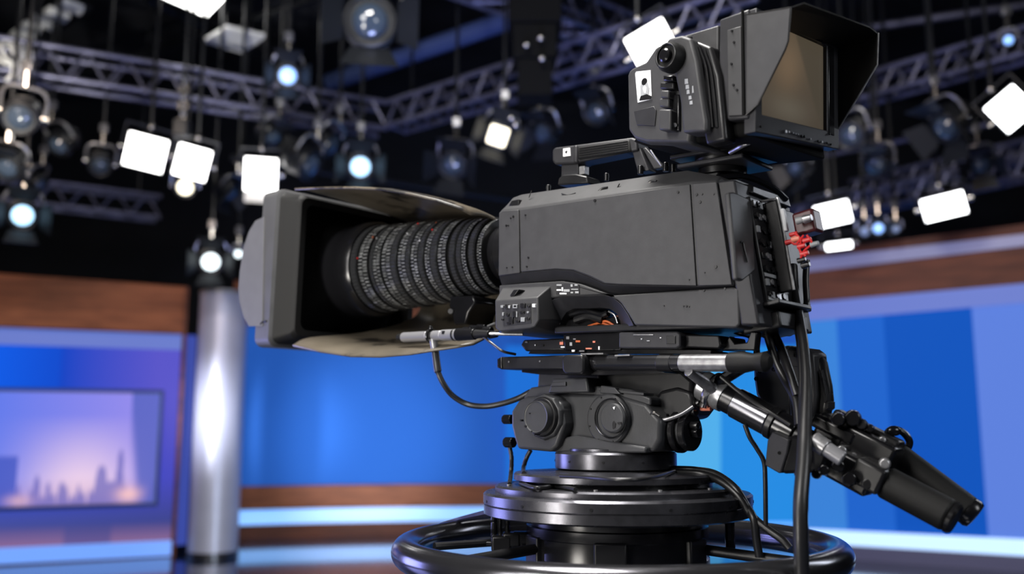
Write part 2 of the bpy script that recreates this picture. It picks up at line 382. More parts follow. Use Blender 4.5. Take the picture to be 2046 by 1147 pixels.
tz = LW.at(150, 784, y=-0.05)[2]; bz = LW.at(150, 1009, y=-0.05)[2]
tv = thing('video_screen', 'wide video screen showing a violet city skyline on the left set wall', 'screen', LW.w((sx0 + sx1) / 2, 0, bz))
part('screen_frame', box(LW, sx0 - 0.03, sx1 + 0.03, -0.045, 0.03, bz - 0.03, tz + 0.03), mat('navy_screen_frame', (0.01, 0.03, 0.12), 0.4), tv, 0.006)
picture('display', [LW.w(sx0, -0.052, bz), LW.w(sx1, -0.052, bz), LW.w(sx1, -0.052, tz), LW.w(sx0, -0.052, tz)], 180, 90, skyline, attr_mat('display_picture', 1.0), tv, thick=LW.Y * 0.008, label='lit picture of a city at dusk')

# ---- silver column
cb = ground(424, 1118); cr = 49.5 / F_PX * (cb - CAMP).dot(Vector((0, cos(TH), sin(TH))))
cc = Vector((cb.x, cb.y, 0)) * (1 + cr * 0.9 / cb.y); cc.z = 0; dcol = (cc - CAMP); 
def zcol(py): r = ray(424, py); return CAMP.z + r.z / r.y * (cc.y - cr)
colz = zcol(577)
ct = thing('silver_column', 'round satin silver column standing between the violet wall and the blue wall', 'column', cc)
part('shaft', lathe(cc + Vector((0, 0, 0.04)), (0, 0, 1), [(0, cr), (colz - 0.06, cr)], 64), mat('satin_silver_column', (0.46, 0.47, 0.60), 0.42, metal=0.3, noise=0.08, nscale=3), ct)
part('base_collar', lathe(cc, (0, 0, 1), [(0, cr * 1.05), (0.05, cr * 1.05), (0.05, cr)], 64), M['disc'], ct)
part('top_collar', lathe(cc + Vector((0, 0, colz - 0.03)), (0, 0, 1), [(0, cr * 1.03), (0.03, cr * 1.03)], 64), M['silver'], ct)

# ---- centre wall: gently curved blue wall between the column and the right wall
def arc_pts(n=28):
    a = ground(448, 1074); b = ground(1655, 1078); a = Vector((a.x, a.y, 0)); b = Vector((b.x, b.y, 0)); out = []
    for i in range(n + 1):
        t = i / n; p = a.lerp(b, t); p += Vector((0, 1, 0)) * (0.55 * (1 - (2 * t - 1) ** 2)); out.append(p)
    return out
AP = arc_pts()
def curved(name, z0, z1, off, thk, m, parent, s=None, bevel=0, **k):
    pts = AP if s is None else AP[s[0]:s[1] + 1]; loops = []
    for p in pts:
        n = Vector((0, -1, 0)); f = p + n * off; bk = p + Vector((0, thk, 0))
        loops.append([Vector((f.x, f.y, z0)), Vector((bk.x, bk.y, z0)), Vector((bk.x, bk.y, z1)), Vector((f.x, f.y, z1))])
    return part(name, loft(loops), m, parent, bevel, **k)
def zc(py, px=700):   # height on the centre wall at this picture row
    r = ray(px, py); best = min(AP, key=lambda p: abs(p.x / p.y - r.x / r.y)); return CAMP.z + r.z / r.y * best.y
cw = thing('curved_set_wall', 'curved blue set wall with walnut bands and lit ledge behind the camera', 'set wall', AP[14])
M['blue'] = mat('blue_wall_added_glow', (0.02, 0.09, 0.32), 0.8, emit=s2l((38, 96, 196)), estr=0.50, spec=0.1)  # even glow added to the wall colour in place of lamp wash
curved('blue_wall', zc(970), zc(655), 0.0, 0.25, M['blue'], cw)
curved('header', zc(655), zc(570), 0.05, 0.25, M['wood'], cw, label='walnut header board')
curved('wood_band', zc(1013), zc(968), 0.10, 0.25, M['wood'], cw, bevel=0.01, label='reddish walnut band')
curved('light_strip', zc(1043), zc(1013), 0.04, 0.25, M['strip_blue'], cw, label='glowing pale blue strip')
curved('plinth', 0.0, zc(1043), 0.10, 0.25, M['wood_dark'], cw)
# cyan backlit pane behind the tripod head
def facing(name, pts, m, parent, d=0.02, **k):
    bm = loft([pts, [p + Vector((0, d, 0)) for p in pts]]); return part(name, bm, m, parent, **k)
def cwp(px, py, off=0.3):
    r = ray(px, py); best = min(AP, key=lambda p: abs(p.x / p.y - r.x / r.y)); return CAMP + r * ((best.y - off) / r.y)
cy = thing('cyan_light_panel', 'tall pale cyan backlit panel on the blue wall behind the round pedestal', 'light panel', Vector((cwp(1395, 1070, 0.26).x, cwp(1395, 1070, 0.26).y, 0)))
M['cyan'] = mat('cyan_backlit_acrylic', (0.01, 0.04, 0.10), 0.85, spec=0.05, emit=s2l((38, 146, 236)), estr=0.85)
M['cyan2'] = mat('pale_cyan_backlit_acrylic', (0.01, 0.04, 0.10), 0.85, spec=0.05, emit=s2l((84, 180, 240)), estr=0.9)
M['mid'] = mat('mid_blue_backlit_acrylic', (0.008, 0.04, 0.12), 0.85, spec=0.05, emit=s2l((30, 116, 224)), estr=0.8)
for (a, b, mm, lb) in ((1010, 1345, 'mid', 'mid blue pane'), (1345, 1440, 'cyan2', 'pale cyan pane'), (1440, 1600, 'cyan', 'cyan blue pane')):
    facing('pane', [cwp(a, 1043), cwp(b, 1043), cwp(b, 690), cwp(a, 690)], M[mm], cy, label=lb)

# ---- right set wall
g3 = ground(1640, 1112); g4 = ground(2046, 1142)
RW, RL = vframe(g3, g4)
rx0 = RW.at(1600, 700, y=0)[0]; rx1 = RW.at(2120, 700, y=0)[0]
def R2(pa, pb, xa=None, xb=None):
    xa = rx0 if xa is None else xa; xb = rx1 if xb is None else xb
    (ax, _, az), (bx, _, bz) = RW.at(*pa, y=0), RW.at(*pb, y=0); k = (bz - az) / (bx - ax)
    return az + k * (xa - ax), az + k * (xb - ax)
rw = thing('set_wall_panel', 'blue and lavender set wall with tall walnut header, right behind the pan bar handles', 'set wall', RW.w(rx0, 0, 0))
def rband(name, top, bot, y0, y1, m, **k):
    t = R2(*top); b = R2(*bot); return band(name, RW, rx0, rx1, b[0], t[0], b[1], t[1], y0, y1, m, rw, **k)
T0 = ((1700, 492), (2046, 449)); T1 = ((1640, 516), (2046, 470)); T2 = ((1640, 541), (2046, 493)); T3 = ((1616, 606), (2046, 568)); T4 = ((1657, 639), (2046, 606)); T5 = ((1667, 1059), (2046, 1077)); T6 = ((1667, 1087), (2046, 1110))
rband('top_board', T0, T1, -0.02, 0.25, M['wood_dark'])
rband('light_strip', T1, T2, -0.05, 0.25, M['strip_lav2'], label='dim lavender strip')
rband('header', T2, T3, -0.02, 0.25, M['wood_dark'], label='dark walnut header board')
rband('lower_light_strip', T3, T4, -0.05, 0.25, M['strip_lav'], label='glowing lavender strip')
rband('base_strip', T5, T6, -0.04, 0.25, M['strip_white'], label='glowing white strip at the foot')
t6 = R2(*T6); band('plinth', RW, rx0, rx1, 0, t6[0], 0, t6[1], -0.05, 0.25, mat('grey_violet_plinth', (0.10, 0.10, 0.20), 0.5), rw)
def pane(a, b, col, e, lb):
    xa = RW.at(a, 800, y=0)[0]; xb = RW.at(b, 800, y=0)[0]; t = R2(*T4, xa, xb); q = R2(*T5, xa, xb)
    m = mat('backlit_acrylic_' + lb.replace(' ', '_'), (0.01, 0.03, 0.08), 0.85, spec=0.05, emit=s2l(col), estr=e)
    band('pane', RW, xa, xb, q[0], t[0], q[1], t[1], 0.0, 0.22, m, rw, label=lb)
pane(1600, 1680, (62, 140, 232), 0.8, 'pale blue pane')
pane(1680, 1775, (30, 105, 218), 0.8, 'mid blue pane')
pane(1775, 1955, (4, 86, 200), 0.8, 'deep blue pane')
pane(1955, 2125, (100, 135, 232), 0.85, 'lavender blue pane')
# ================================================================== THE STUDIO CAMERA
AX = Vector((0.209, 1.90, 0))
yv = Vector((cos(radians(48)), sin(radians(48)), 0))
B = Frame(AX - yv * 0.11 + Vector((0, 0, 1.40)), 48, 2.2)     # X to the rear, Y away from the viewer, Z up
BW = 0.22
sc = thing('studio_camera', 'large dark grey broadcast camera body mounted on the pan head', 'camera', B.w(0.05, BW / 2, -0.11))

def lc(px, py, y=0.0): a = B.at(px, py, y=y); return (a[0], a[2])
A_px = [(995, 551), (996, 424), (1004, 420), (1038, 417), (1379, 365), (1432, 361), (1466, 571), (1393, 573), (1239, 570), (1207, 568), (1175, 553), (1143, 541), (1110, 539), (1040, 545)]
A2 = [lc(*p) for p in A_px]
B2 = list(A2); B2[2] = lc(1024, 395, .035); B2[3] = lc(1042, 388, .035); B2[4] = lc(1372, 340, .035); B2[5] = lc(1440, 352, .035)
B2[1] = (A2[1][0] + 0.004, A2[1][1] + 0.008)
bm = loft([[B.w(x, y, z) for x, z in pl] for y, pl in ((0, A2), (0.035, B2), (BW - 0.035, B2), (BW, A2))])
part('body_shell', bm, M['shell'], sc, 0.004)
def panel(name, pts, m=None, y0=-0.0035, y1=0.001, par=sc, fr=B, **k):
    return part(name, ppoly(fr, pts, y0, y1), m or M['shell'], par, 0.0012, **k)
panel('front_side_panel', [(996, 551), (997, 426), (1005, 421), (1036, 419), (1038.5, 545)])
sp_ = panel('side_panel', [(1042, 543), (1040, 419), (1378, 368), (1391, 571), (1239, 568), (1209, 566), (1178, 551), (1145, 539), (1110, 537)])
panel('rear_side_panel', [(1383, 367), (1431, 363), (1462, 569), (1396, 571)])
# recessed dark band under the side panel, and lower housing
up = [(997, 551), (1040, 545), (1110, 539), (1143, 541), (1175, 553), (1207, 568), (1239, 570), (1393, 573), (1466, 571)]
lo = [(1003, 572), (1044, 566), (1122, 560), (1160, 566), (1191, 577), (1222, 590), (1250, 589), (1393, 580), (1463, 575)]
lps = []
for a, b in zip(up, lo):
    ua = lc(*a); lb_ = lc(*b, 0.018)
    lps.append([B.w(ua[0], 0, ua[1]), B.w(lb_[0], 0.018, lb_[1]), B.w(lb_[0], BW - 0.018, lb_[1]), B.w(ua[0], BW, ua[1])])
part('recessed_band', loft(lps), M['shell2'], sc, 0.001)
lh = [(997, 570), (1044, 566), (1122, 561), (1160, 567), (1191, 578), (1222, 590), (1463, 574), (1475, 578), (1478, 648), (1470, 655), (1268, 650), (1255, 628), (1241, 607), (1223, 592), (1207, 589), (1119, 593), (1100, 597), (1060, 610), (997, 612)]
part('lower_housing', ppoly(B, lh, 0.002, BW - 0.002), M['shell'], sc, 0.003)
# arch liner: concave chamfer into the dark tripod-plate opening
pr = [((1098, 602), (1118, 650)), ((1108, 597), (1124, 636)), ((1119, 594), (1132, 624)), ((1160, 591), (1146, 617)), ((1207, 590), (1198, 615)), ((1223, 593), (1218, 617)), ((1241, 608), (1233, 628)), ((1255, 629), (1240, 642)), ((1266, 651), (1241, 655))]
lps = []
for a, b in pr:
    p0 = B.hit(*a, y=0.002); p1 = B.hit(*b, y=0.03); lps.append([p0, p1, p1 + B.Y * 0.15, p0 + B.Y * 0.17])
part('arch_liner', loft(lps), M['shell2'], sc, 0.001)
# control pod at the front lower corner
fa = [(989, 601), (1074, 594), (1076, 640), (1068, 653), (1058, 656), (998, 662), (990, 655)]
ba = [(1005, 574), (1101, 571), (1106, 640), (1090, 660), (1075, 664), (1010, 668), (1003, 662)]
pa = [B.hit(*p, y=-0.04) for p in fa]; pb = [B.hit(*p, y=0.004) for p in ba]
pod = part('control_pod', loft([pa, pb, [p + B.Y * 0.2 for p in pb]]), M['shell'], sc, 0.0025)
def pb_(name, x0, y0, x1, y1, m, d=0.004, yy=-0.04, par=pod, **k):
    return part(name, ppoly(B, [(x0, y1), (x0, y0), (x1, y0), (x1, y1)], yy - d, yy + 0.001), m, par, 0.0006, **k)
part('button_panel', ppoly(B, [(1006, 652), (1004, 612), (1060, 606), (1061, 646)], -0.0412, -0.0395), M['shell2'], pod)
for (x, y, w, h, mm) in ((1000, 610, 5, 5, 'button_light'), (1009, 608, 5, 9, 'button'), (1015, 610, 4, 6, 'grey_print'), (1024, 608, 9, 8, 'button_light'), (1026, 609.5, 6, 5, 'button'), (1039, 606, 9, 9, 'button'), (1053, 610, 4, 4, 'button'), (1063, 607, 6, 7, 'white'),
                         (1011, 626, 5, 6, 'button'), (1016, 633, 8, 14, 'button'), (1024, 622, 7, 12, 'button'), (1031, 622, 2, 12, 'button_light'), (1038, 622, 8, 5, 'button'), (1052, 622, 4, 4, 'button_light'), (1040, 634, 8, 9, 'button_light'), (1051, 634, 6, 5, 'button'), (1030, 640, 7, 4, 'button'), (1003, 624, 3, 7, 'button_light'), (1012, 643, 6, 5, 'button'), (1001, 637, 4, 3, 'button')):
    pb_('button', x, y, x + w, y + h, M[mm], 0.0045)
part('rocker_switch', ppoly(B, [(1018, 591), (1026, 579), (1037, 578), (1027, 592)], -0.030, -0.010), M['button'], pod, 0.001)
# maker's plate with small printed marks beside the pod
lab = part('rating_label', ppoly(B, [(1111, 587), (1113, 570), (1136, 566), (1157, 569), (1158, 588)], 0.0005, 0.003), M['shell2'], sc)
for (x, y, w, h, mm) in ((1112, 568, 10, 3, 'grey_print'), (1112, 578, 9, 3, 'white'), (1122, 574, 3, 8, 'white'), (1126, 578, 12, 5, 'grey_print'), (1118, 585, 14, 3, 'white'), (1140, 568, 4, 5, 'grey_print'), (1148, 568, 6, 3, 'grey_print'), (1141, 577, 14, 2, 'grey_print'), (1140, 583, 5, 3, 'grey_print'), (1149, 582, 7, 4, 'grey_print')):
    part('print_mark', ppoly(B, [(x, y + h), (x, y), (x + w, y), (x + w, y + h)], -0.0004, 0.0008), M[mm], lab)
# screws and small fittings
for (x, y, r) in ((1026, 433, 2.6), (1021, 436, 1.8), (1012, 451, 2.6), (1016, 451, 1.8), (1024, 534, 1.8), (1013, 535, 1.6), (1050, 430, 2), (1056, 515, 2.2), (1053, 533, 2), (1189, 401, 3.0), (1355, 384, 2.6), (1392, 389, 2.8), (1403, 388, 1.8), (1399, 404, 2.8), (1426, 388, 1.8), (1430, 533, 3.4), (1408, 545, 1.4), (1377, 559, 1.6)):
    c = B.hit(x, y, y=-0.0035); part('screw', cyl(c - B.Y * 0.0018, c + B.Y * 0.001, r / 1050, n=12), M['button'], sc)
for (x, y, r) in ((1407, 581, 2), (1449, 577, 2), (1366, 612, 1.6), (1372, 612, 2.2), (1377, 613, 1.6), (1327, 611, 1.4)):
    c = B.hit(x, y, y=0.002); part('screw', cyl(c - B.Y * 0.0018, c + B.Y * 0.001, r / 1050, n=12), M['button'], sc)
# top bevel fittings
def onb(px, py, t=0.5): return B.hit(px, py, y=0.018)
for pts, r in ((((1297, 364), (1303, 361), (1312, 362)), 0.003), (((1196, 381), (1204, 375), (1214, 373)), 0.0018), (((1232, 377), (1238, 366)), 0.0012), (((1122, 386), (1135, 389), (1150, 385)), 0.0012), (((1057, 394), (1062, 380)), 0.001)):
    part('latch', tube([onb(*p) - B.Z * 0.001 for p in pts], r, 8, 4, straight=len(pts) == 2), M['button'], sc)
part('front_vent', ppoly(B, [(1016, 411), (1022, 401), (1036, 398), (1037, 410)], 0.008, 0.03), M['button'], sc, 0.001)
# rear: corner post, corner door, connector bay
_zr = Vector(B.Z * .985 - B.X * .175).normalized()
RF = WFrame(B.w(lc(1432, 361)[0] + .034, 0, .145), B.Y.cross(_zr), B.Y, _zr)     # slanted rear face of the body
def rz(z): return (z - .145) / .985
def rbox(x0, x1, y0, y1, z0, z1): return box(RF, x0, x1, y0, y1, rz(z0), rz(z1))
def rw_(x, y, z): return RF.w(x, y, rz(z))
e = [lc(1430, 361), lc(1466, 571), lc(1478, 650)]
part('corner_post', loft([[B.w(x, y, z) for x, z in e] + [RF.w(-.001, y, rz(e[2][1])), RF.w(-.001, y, rz(e[0][1]) - .002)] for y in (0.003, BW - 0.003)]), M['shell2'], sc, 0.004, 3)
part('corner_door', ppoly(RF, [(1457, 384), (1466, 383), (1503, 400), (1509, 541), (1485, 561), (1473, 557)], .004, -0.006, ax='x'), M['shell'], sc, 0.003)
part('door_latch', tube([RF.hit(*p, x=.006) for p in ((1480, 484), (1484, 483), (1488, 500), (1494, 524))], 0.0016, 8, 4), M['button'], sc)
yb0 = RF.at(1506, 480, x=0)[1]
bay = part('connector_bay', rbox(-0.05, 0.006, yb0, BW - 0.004, -0.075, 0.118), M['black'], sc, 0.003)
part('rear_top_cover', loft([[B.w(.24, .03, .15), B.w(.24, BW - .03, .15), B.w(.24, BW - .03, .165), B.w(.24, .03, .165)],
                             [rw_(.006, .05, .125), rw_(.006, BW - .01, .125), rw_(.004, BW - .01, .148), rw_(.004, .06, .144)]]), M['black'], sc, 0.004)
part('top_cable_guard', tube([B.w(.27, .06, .168), B.w(.31, .10, .172), rw_(.0, .15, .158), rw_(.006, .19, .140)], .006, 10), M['gloss'], sc)
random.seed(3)
for j, zz in enumerate((0.105, 0.082, 0.058, 0.034, 0.010, -0.014, -0.038, -.060)):
    for i in range(6):
        y = yb0 + 0.009 + i * 0.0125
        mm = random.choice(['button', 'gloss', 'grey_print', 'button_light', 'steel', 'button', 'gloss'])
        if (i + j) % 2:
            part('socket', cyl(rw_(.004, y, zz), rw_(.012, y, zz), 0.0052, n=14), M['steel' if random.random() < .3 else 'gloss'], bay)
        else:
            part('switch', rbox(.004, .010, y - .005, y + .005, zz - .007, zz + .005), M[mm], bay, 0.0006)
part('label_strip', rbox(.0065, .0078, yb0 + .004, yb0 + .052, -.028, -.022), M['grey_print'], bay)
part('label_strip', rbox(.0065, .0078, yb0 + .004, yb0 + .05, -.070, -.064), M['button_light'], bay)
ya = RF.at(1562, 480, x=.03)[1]
side = part('rear_guard', rbox(-0.01, 0.034, ya, ya + 0.010, -0.055, 0.112), M['black'], sc, 0.003)
part('guard_edge', tube([rw_(.036, ya, -0.055), rw_(.037, ya, 0.098), rw_(.030, ya, 0.112), rw_(.006, ya, 0.116)], 0.0025, 8, 6), M['steel'], sc)
part('rear_shelf', rbox(-.01, .030, yb0 - .005, BW - .06, -.082, -.074), M['black'], sc, .002)
part('rear_foot_block', rbox(-0.06, 0.014, 0.055, BW - 0.05, -0.118, -0.088), M['black'], sc, 0.004)
part('bottom_plate', box(B, lc(1100, 650)[0], .31, 0.012, BW - .012, -0.118, -0.104), M['black'], sc, 0.003)
part('adapter_box', rbox(0.050, 0.090, ya + 0.012, ya + 0.050, 0.040, 0.082), mat('dark_maroon_plastic', (0.06, 0.012, 0.014), 0.35), sc, 0.005, label='dark red adapter box')
part('lamp_block', rbox(0.036, 0.044, ya - 0.002, ya + 0.008, 0.050, 0.092), M['white'], sc, 0.002, label='pale plastic block')
for (px, py, rr, mm) in ((1589, 478, .006, 'salmon'), (1600, 492, .005, 'red'), (1611, 480, .005, 'red'), (1606, 507, .005, 'red'), (1598, 440, .007, 'button_light'), (1612, 437, .008, 'steel'), (1626, 488, .005, 'button_light'), (1584, 468, .004, 'red'), (1576, 484, .005, 'red'), (1600, 520, .005, 'gloss'), (1608, 530, .006, 'gloss')):
    c = RF.hit(px, py, y=ya - .002); part('plug', cyl(c - RF.X * .006, c + RF.X * .009, rr, rr * .8, n=14), M[mm], sc, 0.001, label={'salmon': 'salmon plug', 'red': 'red plug', 'button_light': 'pale plug', 'steel': 'steel plug', 'gloss': None}[mm])
for pts, mm in ((((1588, 465), (1600, 480), (1598, 500), (1610, 512)), 'red'), (((1612, 470), (1622, 486), (1608, 500), (1600, 516)), 'red'), (((1578, 480), (1590, 488), (1606, 470)), 'red')):
    part('lead', tube([RF.hit(*p, y=ya - .004) for p in pts], 0.0022, 8, 6), M[mm], sc, label='thin red lead')

# carrying handle on top
hy = 0.11
def hp(pts, y0, y1): return ppoly(B, pts, y0, y1)
hd = part('handle', hp([(1103, 322), (1103, 299), (1109, 294), (1143, 290), (1262, 274), (1272, 278), (1274, 300), (1160, 323), (1146, 327), (1109, 329)], hy - 0.022, hy + 0.022), M['shell2'], sc, 0.006, 3)
part('grip_cover', hp([(1153, 321), (1153, 292), (1258, 277), (1262, 302)], hy - 0.0245, hy + 0.0245), M['rubber'], hd, 0.006, 3, label='ribbed black grip cover')
for i in range(5):
    part('grip_rib', tube([B.hit(1158, 297 + i * 4.6, y=hy - .0252), B.hit(1254, 282 + i * 4.6, y=hy - .0252)], 0.0010, 6, straight=True), M['gloss'], hd)
part('end_band', hp([(1145, 326), (1144, 290), (1153, 289), (1154, 324)], hy - 0.0255, hy + 0.0255), M['shell2'], hd, 0.004)
part('white_mark', hp([(1125, 313), (1125, 297), (1139, 295), (1140, 311)], hy - 0.0232, hy - 0.0215), M['white'], hd, label='small white printed square')
part('white_mark_center', cyl(B.hit(1132, 304, y=hy - .0240), B.hit(1132, 304, y=hy - .0225), 0.0032, n=12), M['button'], hd)
part('front_post', hp([(1121, 357), (1122, 322), (1155, 318), (1156, 355)], hy - 0.014, hy + 0.014), M['shell2'], hd, 0.002)
part('post_foot', hp([(1114, 370), (1116, 356), (1124, 349), (1150, 347), (1172, 352), (1176, 366)], hy - 0.024, hy + 0.024), M['black'], hd, 0.003)
part('side_bracket', hp([(1157, 349), (1157, 333), (1168, 331), (1168, 347)], hy - 0.020, hy - .004), M['steel'], hd, 0.001, label='small bare metal bracket')
part('rear_leg', hp([(1262, 300), (1277, 292), (1297, 340), (1274, 344)], hy - 0.014, hy + 0.014), M['shell2'], hd, 0.002)
part('rear_strut', hp([(1283, 296), (1290, 294), (1324, 334), (1306, 338)], hy - 0.008, hy + 0.008), M['shell2'], hd, 0.002)
part('top_deck', lpoly(B, [(lc(1060, 380, .035)[0], 0.166), (lc(1375, 345, .035)[0] + .05, 0.163), (lc(1375, 345, .035)[0] + .05, 0.180), (lc(1220, 345, .035)[0], 0.181), (lc(1060, 380, .035)[0], 0.176)], 0.06, BW - .04), M['black'], sc, 0.003)
for (px, py, r) in ((1330, 331, .006), (1345, 333, .005), (1280, 337, .006), (1096, 374, .005), (1212, 351, .005)):
    c = B.hit(px, py, y=.09); part('deck_knob', cyl(c - B.Z * .012, c + B.Z * r, r, n=14), M['gloss'], sc, 0.001)
part('deck_wire', tube([B.hit(*p, y=.07) for p in ((1300, 300), (1312, 318), (1322, 332))], 0.0018, 8), M['steel'], sc)

# ================================================================== ZOOM LENS
LZ = 0.0785
XF = A2[1][0]
zl = thing('zoom_lens', 'long ribbed zoom lens with a big rectangular hood on the front of the camera', 'lens', B.w(XF - .3, .11, LZ - .12))
def ax_(s): return B.w(s, 0.11, LZ)       # point on the optical axis at local x = s
def xl(px, py=525): return B.at(px, py, y=.11)[0]
FW = -B.X
def lring(name, s0, s1, prof, m, n=96, **k):
    """solid of revolution from local x s0 (rear) to s1 (front)"""
    return part(name, lathe(ax_(s0), FW, prof, n), m, zl, **k)
part('lens_mount', lathe(ax_(XF + .002), FW, [(0, .062), (.016, .062), (.016, .055), (.03, .055), (.03, .060), (.045, .060)], 64), M['steel'], zl, label='steel lens mount ring')
part('mount_collar', lathe(ax_(XF - .03), FW, [(0, .058), (.004, .070), (.022, .072), (.03, .066), (.05, .066), (.055, .078)], 64), M['gloss'], zl)
xs = XF - 0.075
segs = [  # length, radius, kind
 (.010, .083, 'b'), (.004, .080, 'g'), (.012, .089, 'r'), (.004, .085, 'g'), (.010, .090, 'b'), (.012, .092, 'r'), (.003, .089, 'g'), (.012, .094, 'r'), (.005, .091, 'g'),
 (.018, .096, 'b'), (.003, .094, 'g'), (.014, .100, 'r'), (.012, .099, 'b'), (.004, .096, 'g'), (.012, .102, 'r'), (.016, .102, 'b'), (.003, .099, 'g'), (.010, .105, 'r'), (.018, .104, 'b'), (.004, .101, 'g'),
 (.014, .108, 'r'), (.022, .107, 'b'), (.004, .104, 'g'), (.018, .108, 'b'), (.010, .110, 'r'), (.004, .106, 'g'), (.024, .111, 'b'), (.006, .108, 'g'), (.016, .115, 'r')]
tot = sum(s[0] for s in segs)
xe = xl(768, 525)
k_ = (xs - xe) / tot
for L, r, kind in segs:
    L *= k_
    if kind == 'r':      # ribbed grip ring: teeth around the rim
        n = 288; bm = bmesh.new(); u, v, d = basis(FW)
        rows = []
        for s, rr in ((0, r - .004), (.002, r), (L - .002, r), (L, r - .004)):
            rows.append([ax_(xs) + d * s + (u * cos(2 * pi * i / n) + v * sin(2 * pi * i / n)) * (rr - (0.0011 if (i // 2) % 2 else 0)) for i in range(n)])
        part('grip_ring', loft(rows), M['lens_ring'], zl, smooth=False)
    elif kind == 'b':
        n = 600; u, v, d = basis(FW); rows = []
        hts = [0.0006 if random.random() < .4 else 0 for _ in range(n // 2)]
        for s, ro in ((0, -.0015), (.001, 0), (L * .48, 0), (L * .50, -.0012), (L * .54, -.0012), (L * .56, 0), (L - .001, 0), (L, -.0015)):
            rows.append([ax_(xs) + d * s + (u * cos(2 * pi * i / n) + v * sin(2 * pi * i / n)) * (r + ro + (hts[i // 2] if ro == 0 else 0)) for i in range(n)])
        rg = part('scale_ring', loft(rows), M['lens_band'], zl, smooth=False)
        rg.data.materials.append(M['lens_tick'])
        for f in rg.data.polygons:
            jj = f.index // n; ii = f.index % n
            if jj in (1, 5) and ((ii * 7 + jj * 31 + int(r * 9000)) * 2654435761 % 97) < 55 and (ii // 2) % 2: f.material_index = 1
    else:
        part('groove_ring', lathe(ax_(xs), FW, [(0, r), (L, r)], 96), M['matte'], zl)
    xs -= L
# small coloured index marks on the barrel
random.seed(11)
for i in range(9):
    s = xe + random.uniform(.03, .92) * tot * k_; a = random.uniform(-0.2, 1.25)
    rr = 0.1175 - (s - xe) / (tot * k_) * 0.030
    c = ax_(s) + (-B.Y * cos(a) + B.Z * sin(a)) * rr
    part('index_mark', box(WFrame(c, B.X, B.Z.cross(B.X), B.Z), -.001, .001, -.004, .000, -.002, .002), M[random.choice(['orange', 'red', 'grey_print', 'white', 'grey_print'])], zl)
part('front_barrel', lathe(ax_(xs), FW, [(0, .118), (.012, .124), (.045, .126), (.060, .122), (.10, .120), (.14, .124), (.16, .124)], 96), M['gloss'], zl)
# hood: frame, back plate, curved fairing shell, side flap
hx = B.at(555, 530, y=-.12)[0]
def hq(px, py, y): return B.at(px, py, y=y)
YN = -0.11
ztop = B.at(555, 379, y=YN)[2]; zbot = B.at(555, 689, y=YN)[2]
xfr = B.at(520, 530, y=YN)[0]; xre = B.at(580, 530, y=YN)[0]
YF = 0.11 + (0.11 - YN)
hood = part('lens_hood', None or (lambda: (
    loft([[B.w(x, y, z) for x, y, z in lp] for lp in (
        lambda rr: [[(xfr, *q) for q in rr(0)], [(xfr + (xre - xfr) * .42, *q) for q in rr(-.002)], [(xfr + (xre - xfr) * .50, *q) for q in rr(0.006)], [(xre - .010, *q) for q in rr(0.016)], [(xre, *q) for q in rr(0.024)],
                    [(xre, *q) for q in rr(0.04)], [(xfr, *q) for q in rr(0.012)]])(
        lambda ins: [(yy, zz) for yy, zz in
            [(YN + ins + .022 * (1 - cos(t)), ztop - ins - .022 * (1 - sin(t))) for t in [i * pi / 12 for i in range(7)]][::1] +
            [(YF - ins - .022 * (1 - cos(t)), ztop - ins - .022 * (1 - sin(t))) for t in [pi / 2 - i * pi / 12 for i in range(7)]] +
            [(YF - ins - .022 * (1 - cos(t)), zbot + ins + .022 * (1 - sin(t))) for t in [i * pi / 12 for i in range(7)]] +
            [(YN + ins + .022 * (1 - cos(t)), zbot + ins + .022 * (1 - sin(t))) for t in [pi / 2 - i * pi / 12 for i in range(7)]]])],
        closed=True)))(), M['rubber'], zl, label='black rounded rectangular hood frame')  # darker material carries the shade of the rear facet
def rrect(ins, rr=.024):
    c_ = []
    for (cy_, cz_, a0) in ((YN + ins + rr, ztop - ins - rr, 180), (YF - ins - rr, ztop - ins - rr, 90), (YF - ins - rr, zbot + ins + rr, 0), (YN + ins + rr, zbot + ins + rr, -90)):
        for i in range(9):
            a = radians(a0 - i * 90 / 8); c_.append((cy_ + rr * cos(a), cz_ + rr * sin(a)))
    return c_
xm = xfr + (xre - xfr) * .46
part('front_flange', loft([[B.w(x, *q) for q in rrect(i_)] for x, i_ in ((xfr - .002, .004), (xfr + .002, -.004), (xm, -.004), (xm + .004, 0.002), (xm + .004, .02), (xfr - .002, .02))], closed=True), M['flange'], zl, 0, label='front flange of the hood, coloured lighter as the lit facet')
# black baffle plate closing the hood around the barrel
n = 64; zc_ = (ztop + zbot) / 2; outer = []
for i in range(n):
    a = 2 * pi * i / n; ca, sa = cos(a), sin(a)
    k = 1 / max(abs(ca) / (0.11 - YN - .012), abs(sa) / ((ztop - zbot) / 2 - .012))
    outer.append((0.11 + ca * k, zc_ + sa * k))
inner = [(0.11 + cos(2 * pi * i / n) * .115, LZ + sin(2 * pi * i / n) * .115) for i in range(n)]
X_ = xfr + (xre - xfr) * .35
part('baffle', loft([[B.w(X_, *q) for q in outer], [B.w(X_ + .02, *q) for q in outer], [B.w(xs - .11, *q) for q in inner], [B.w(xs - .12, *q) for q in inner]], closed=True), M['matte'], zl, label='matte black inner baffle')
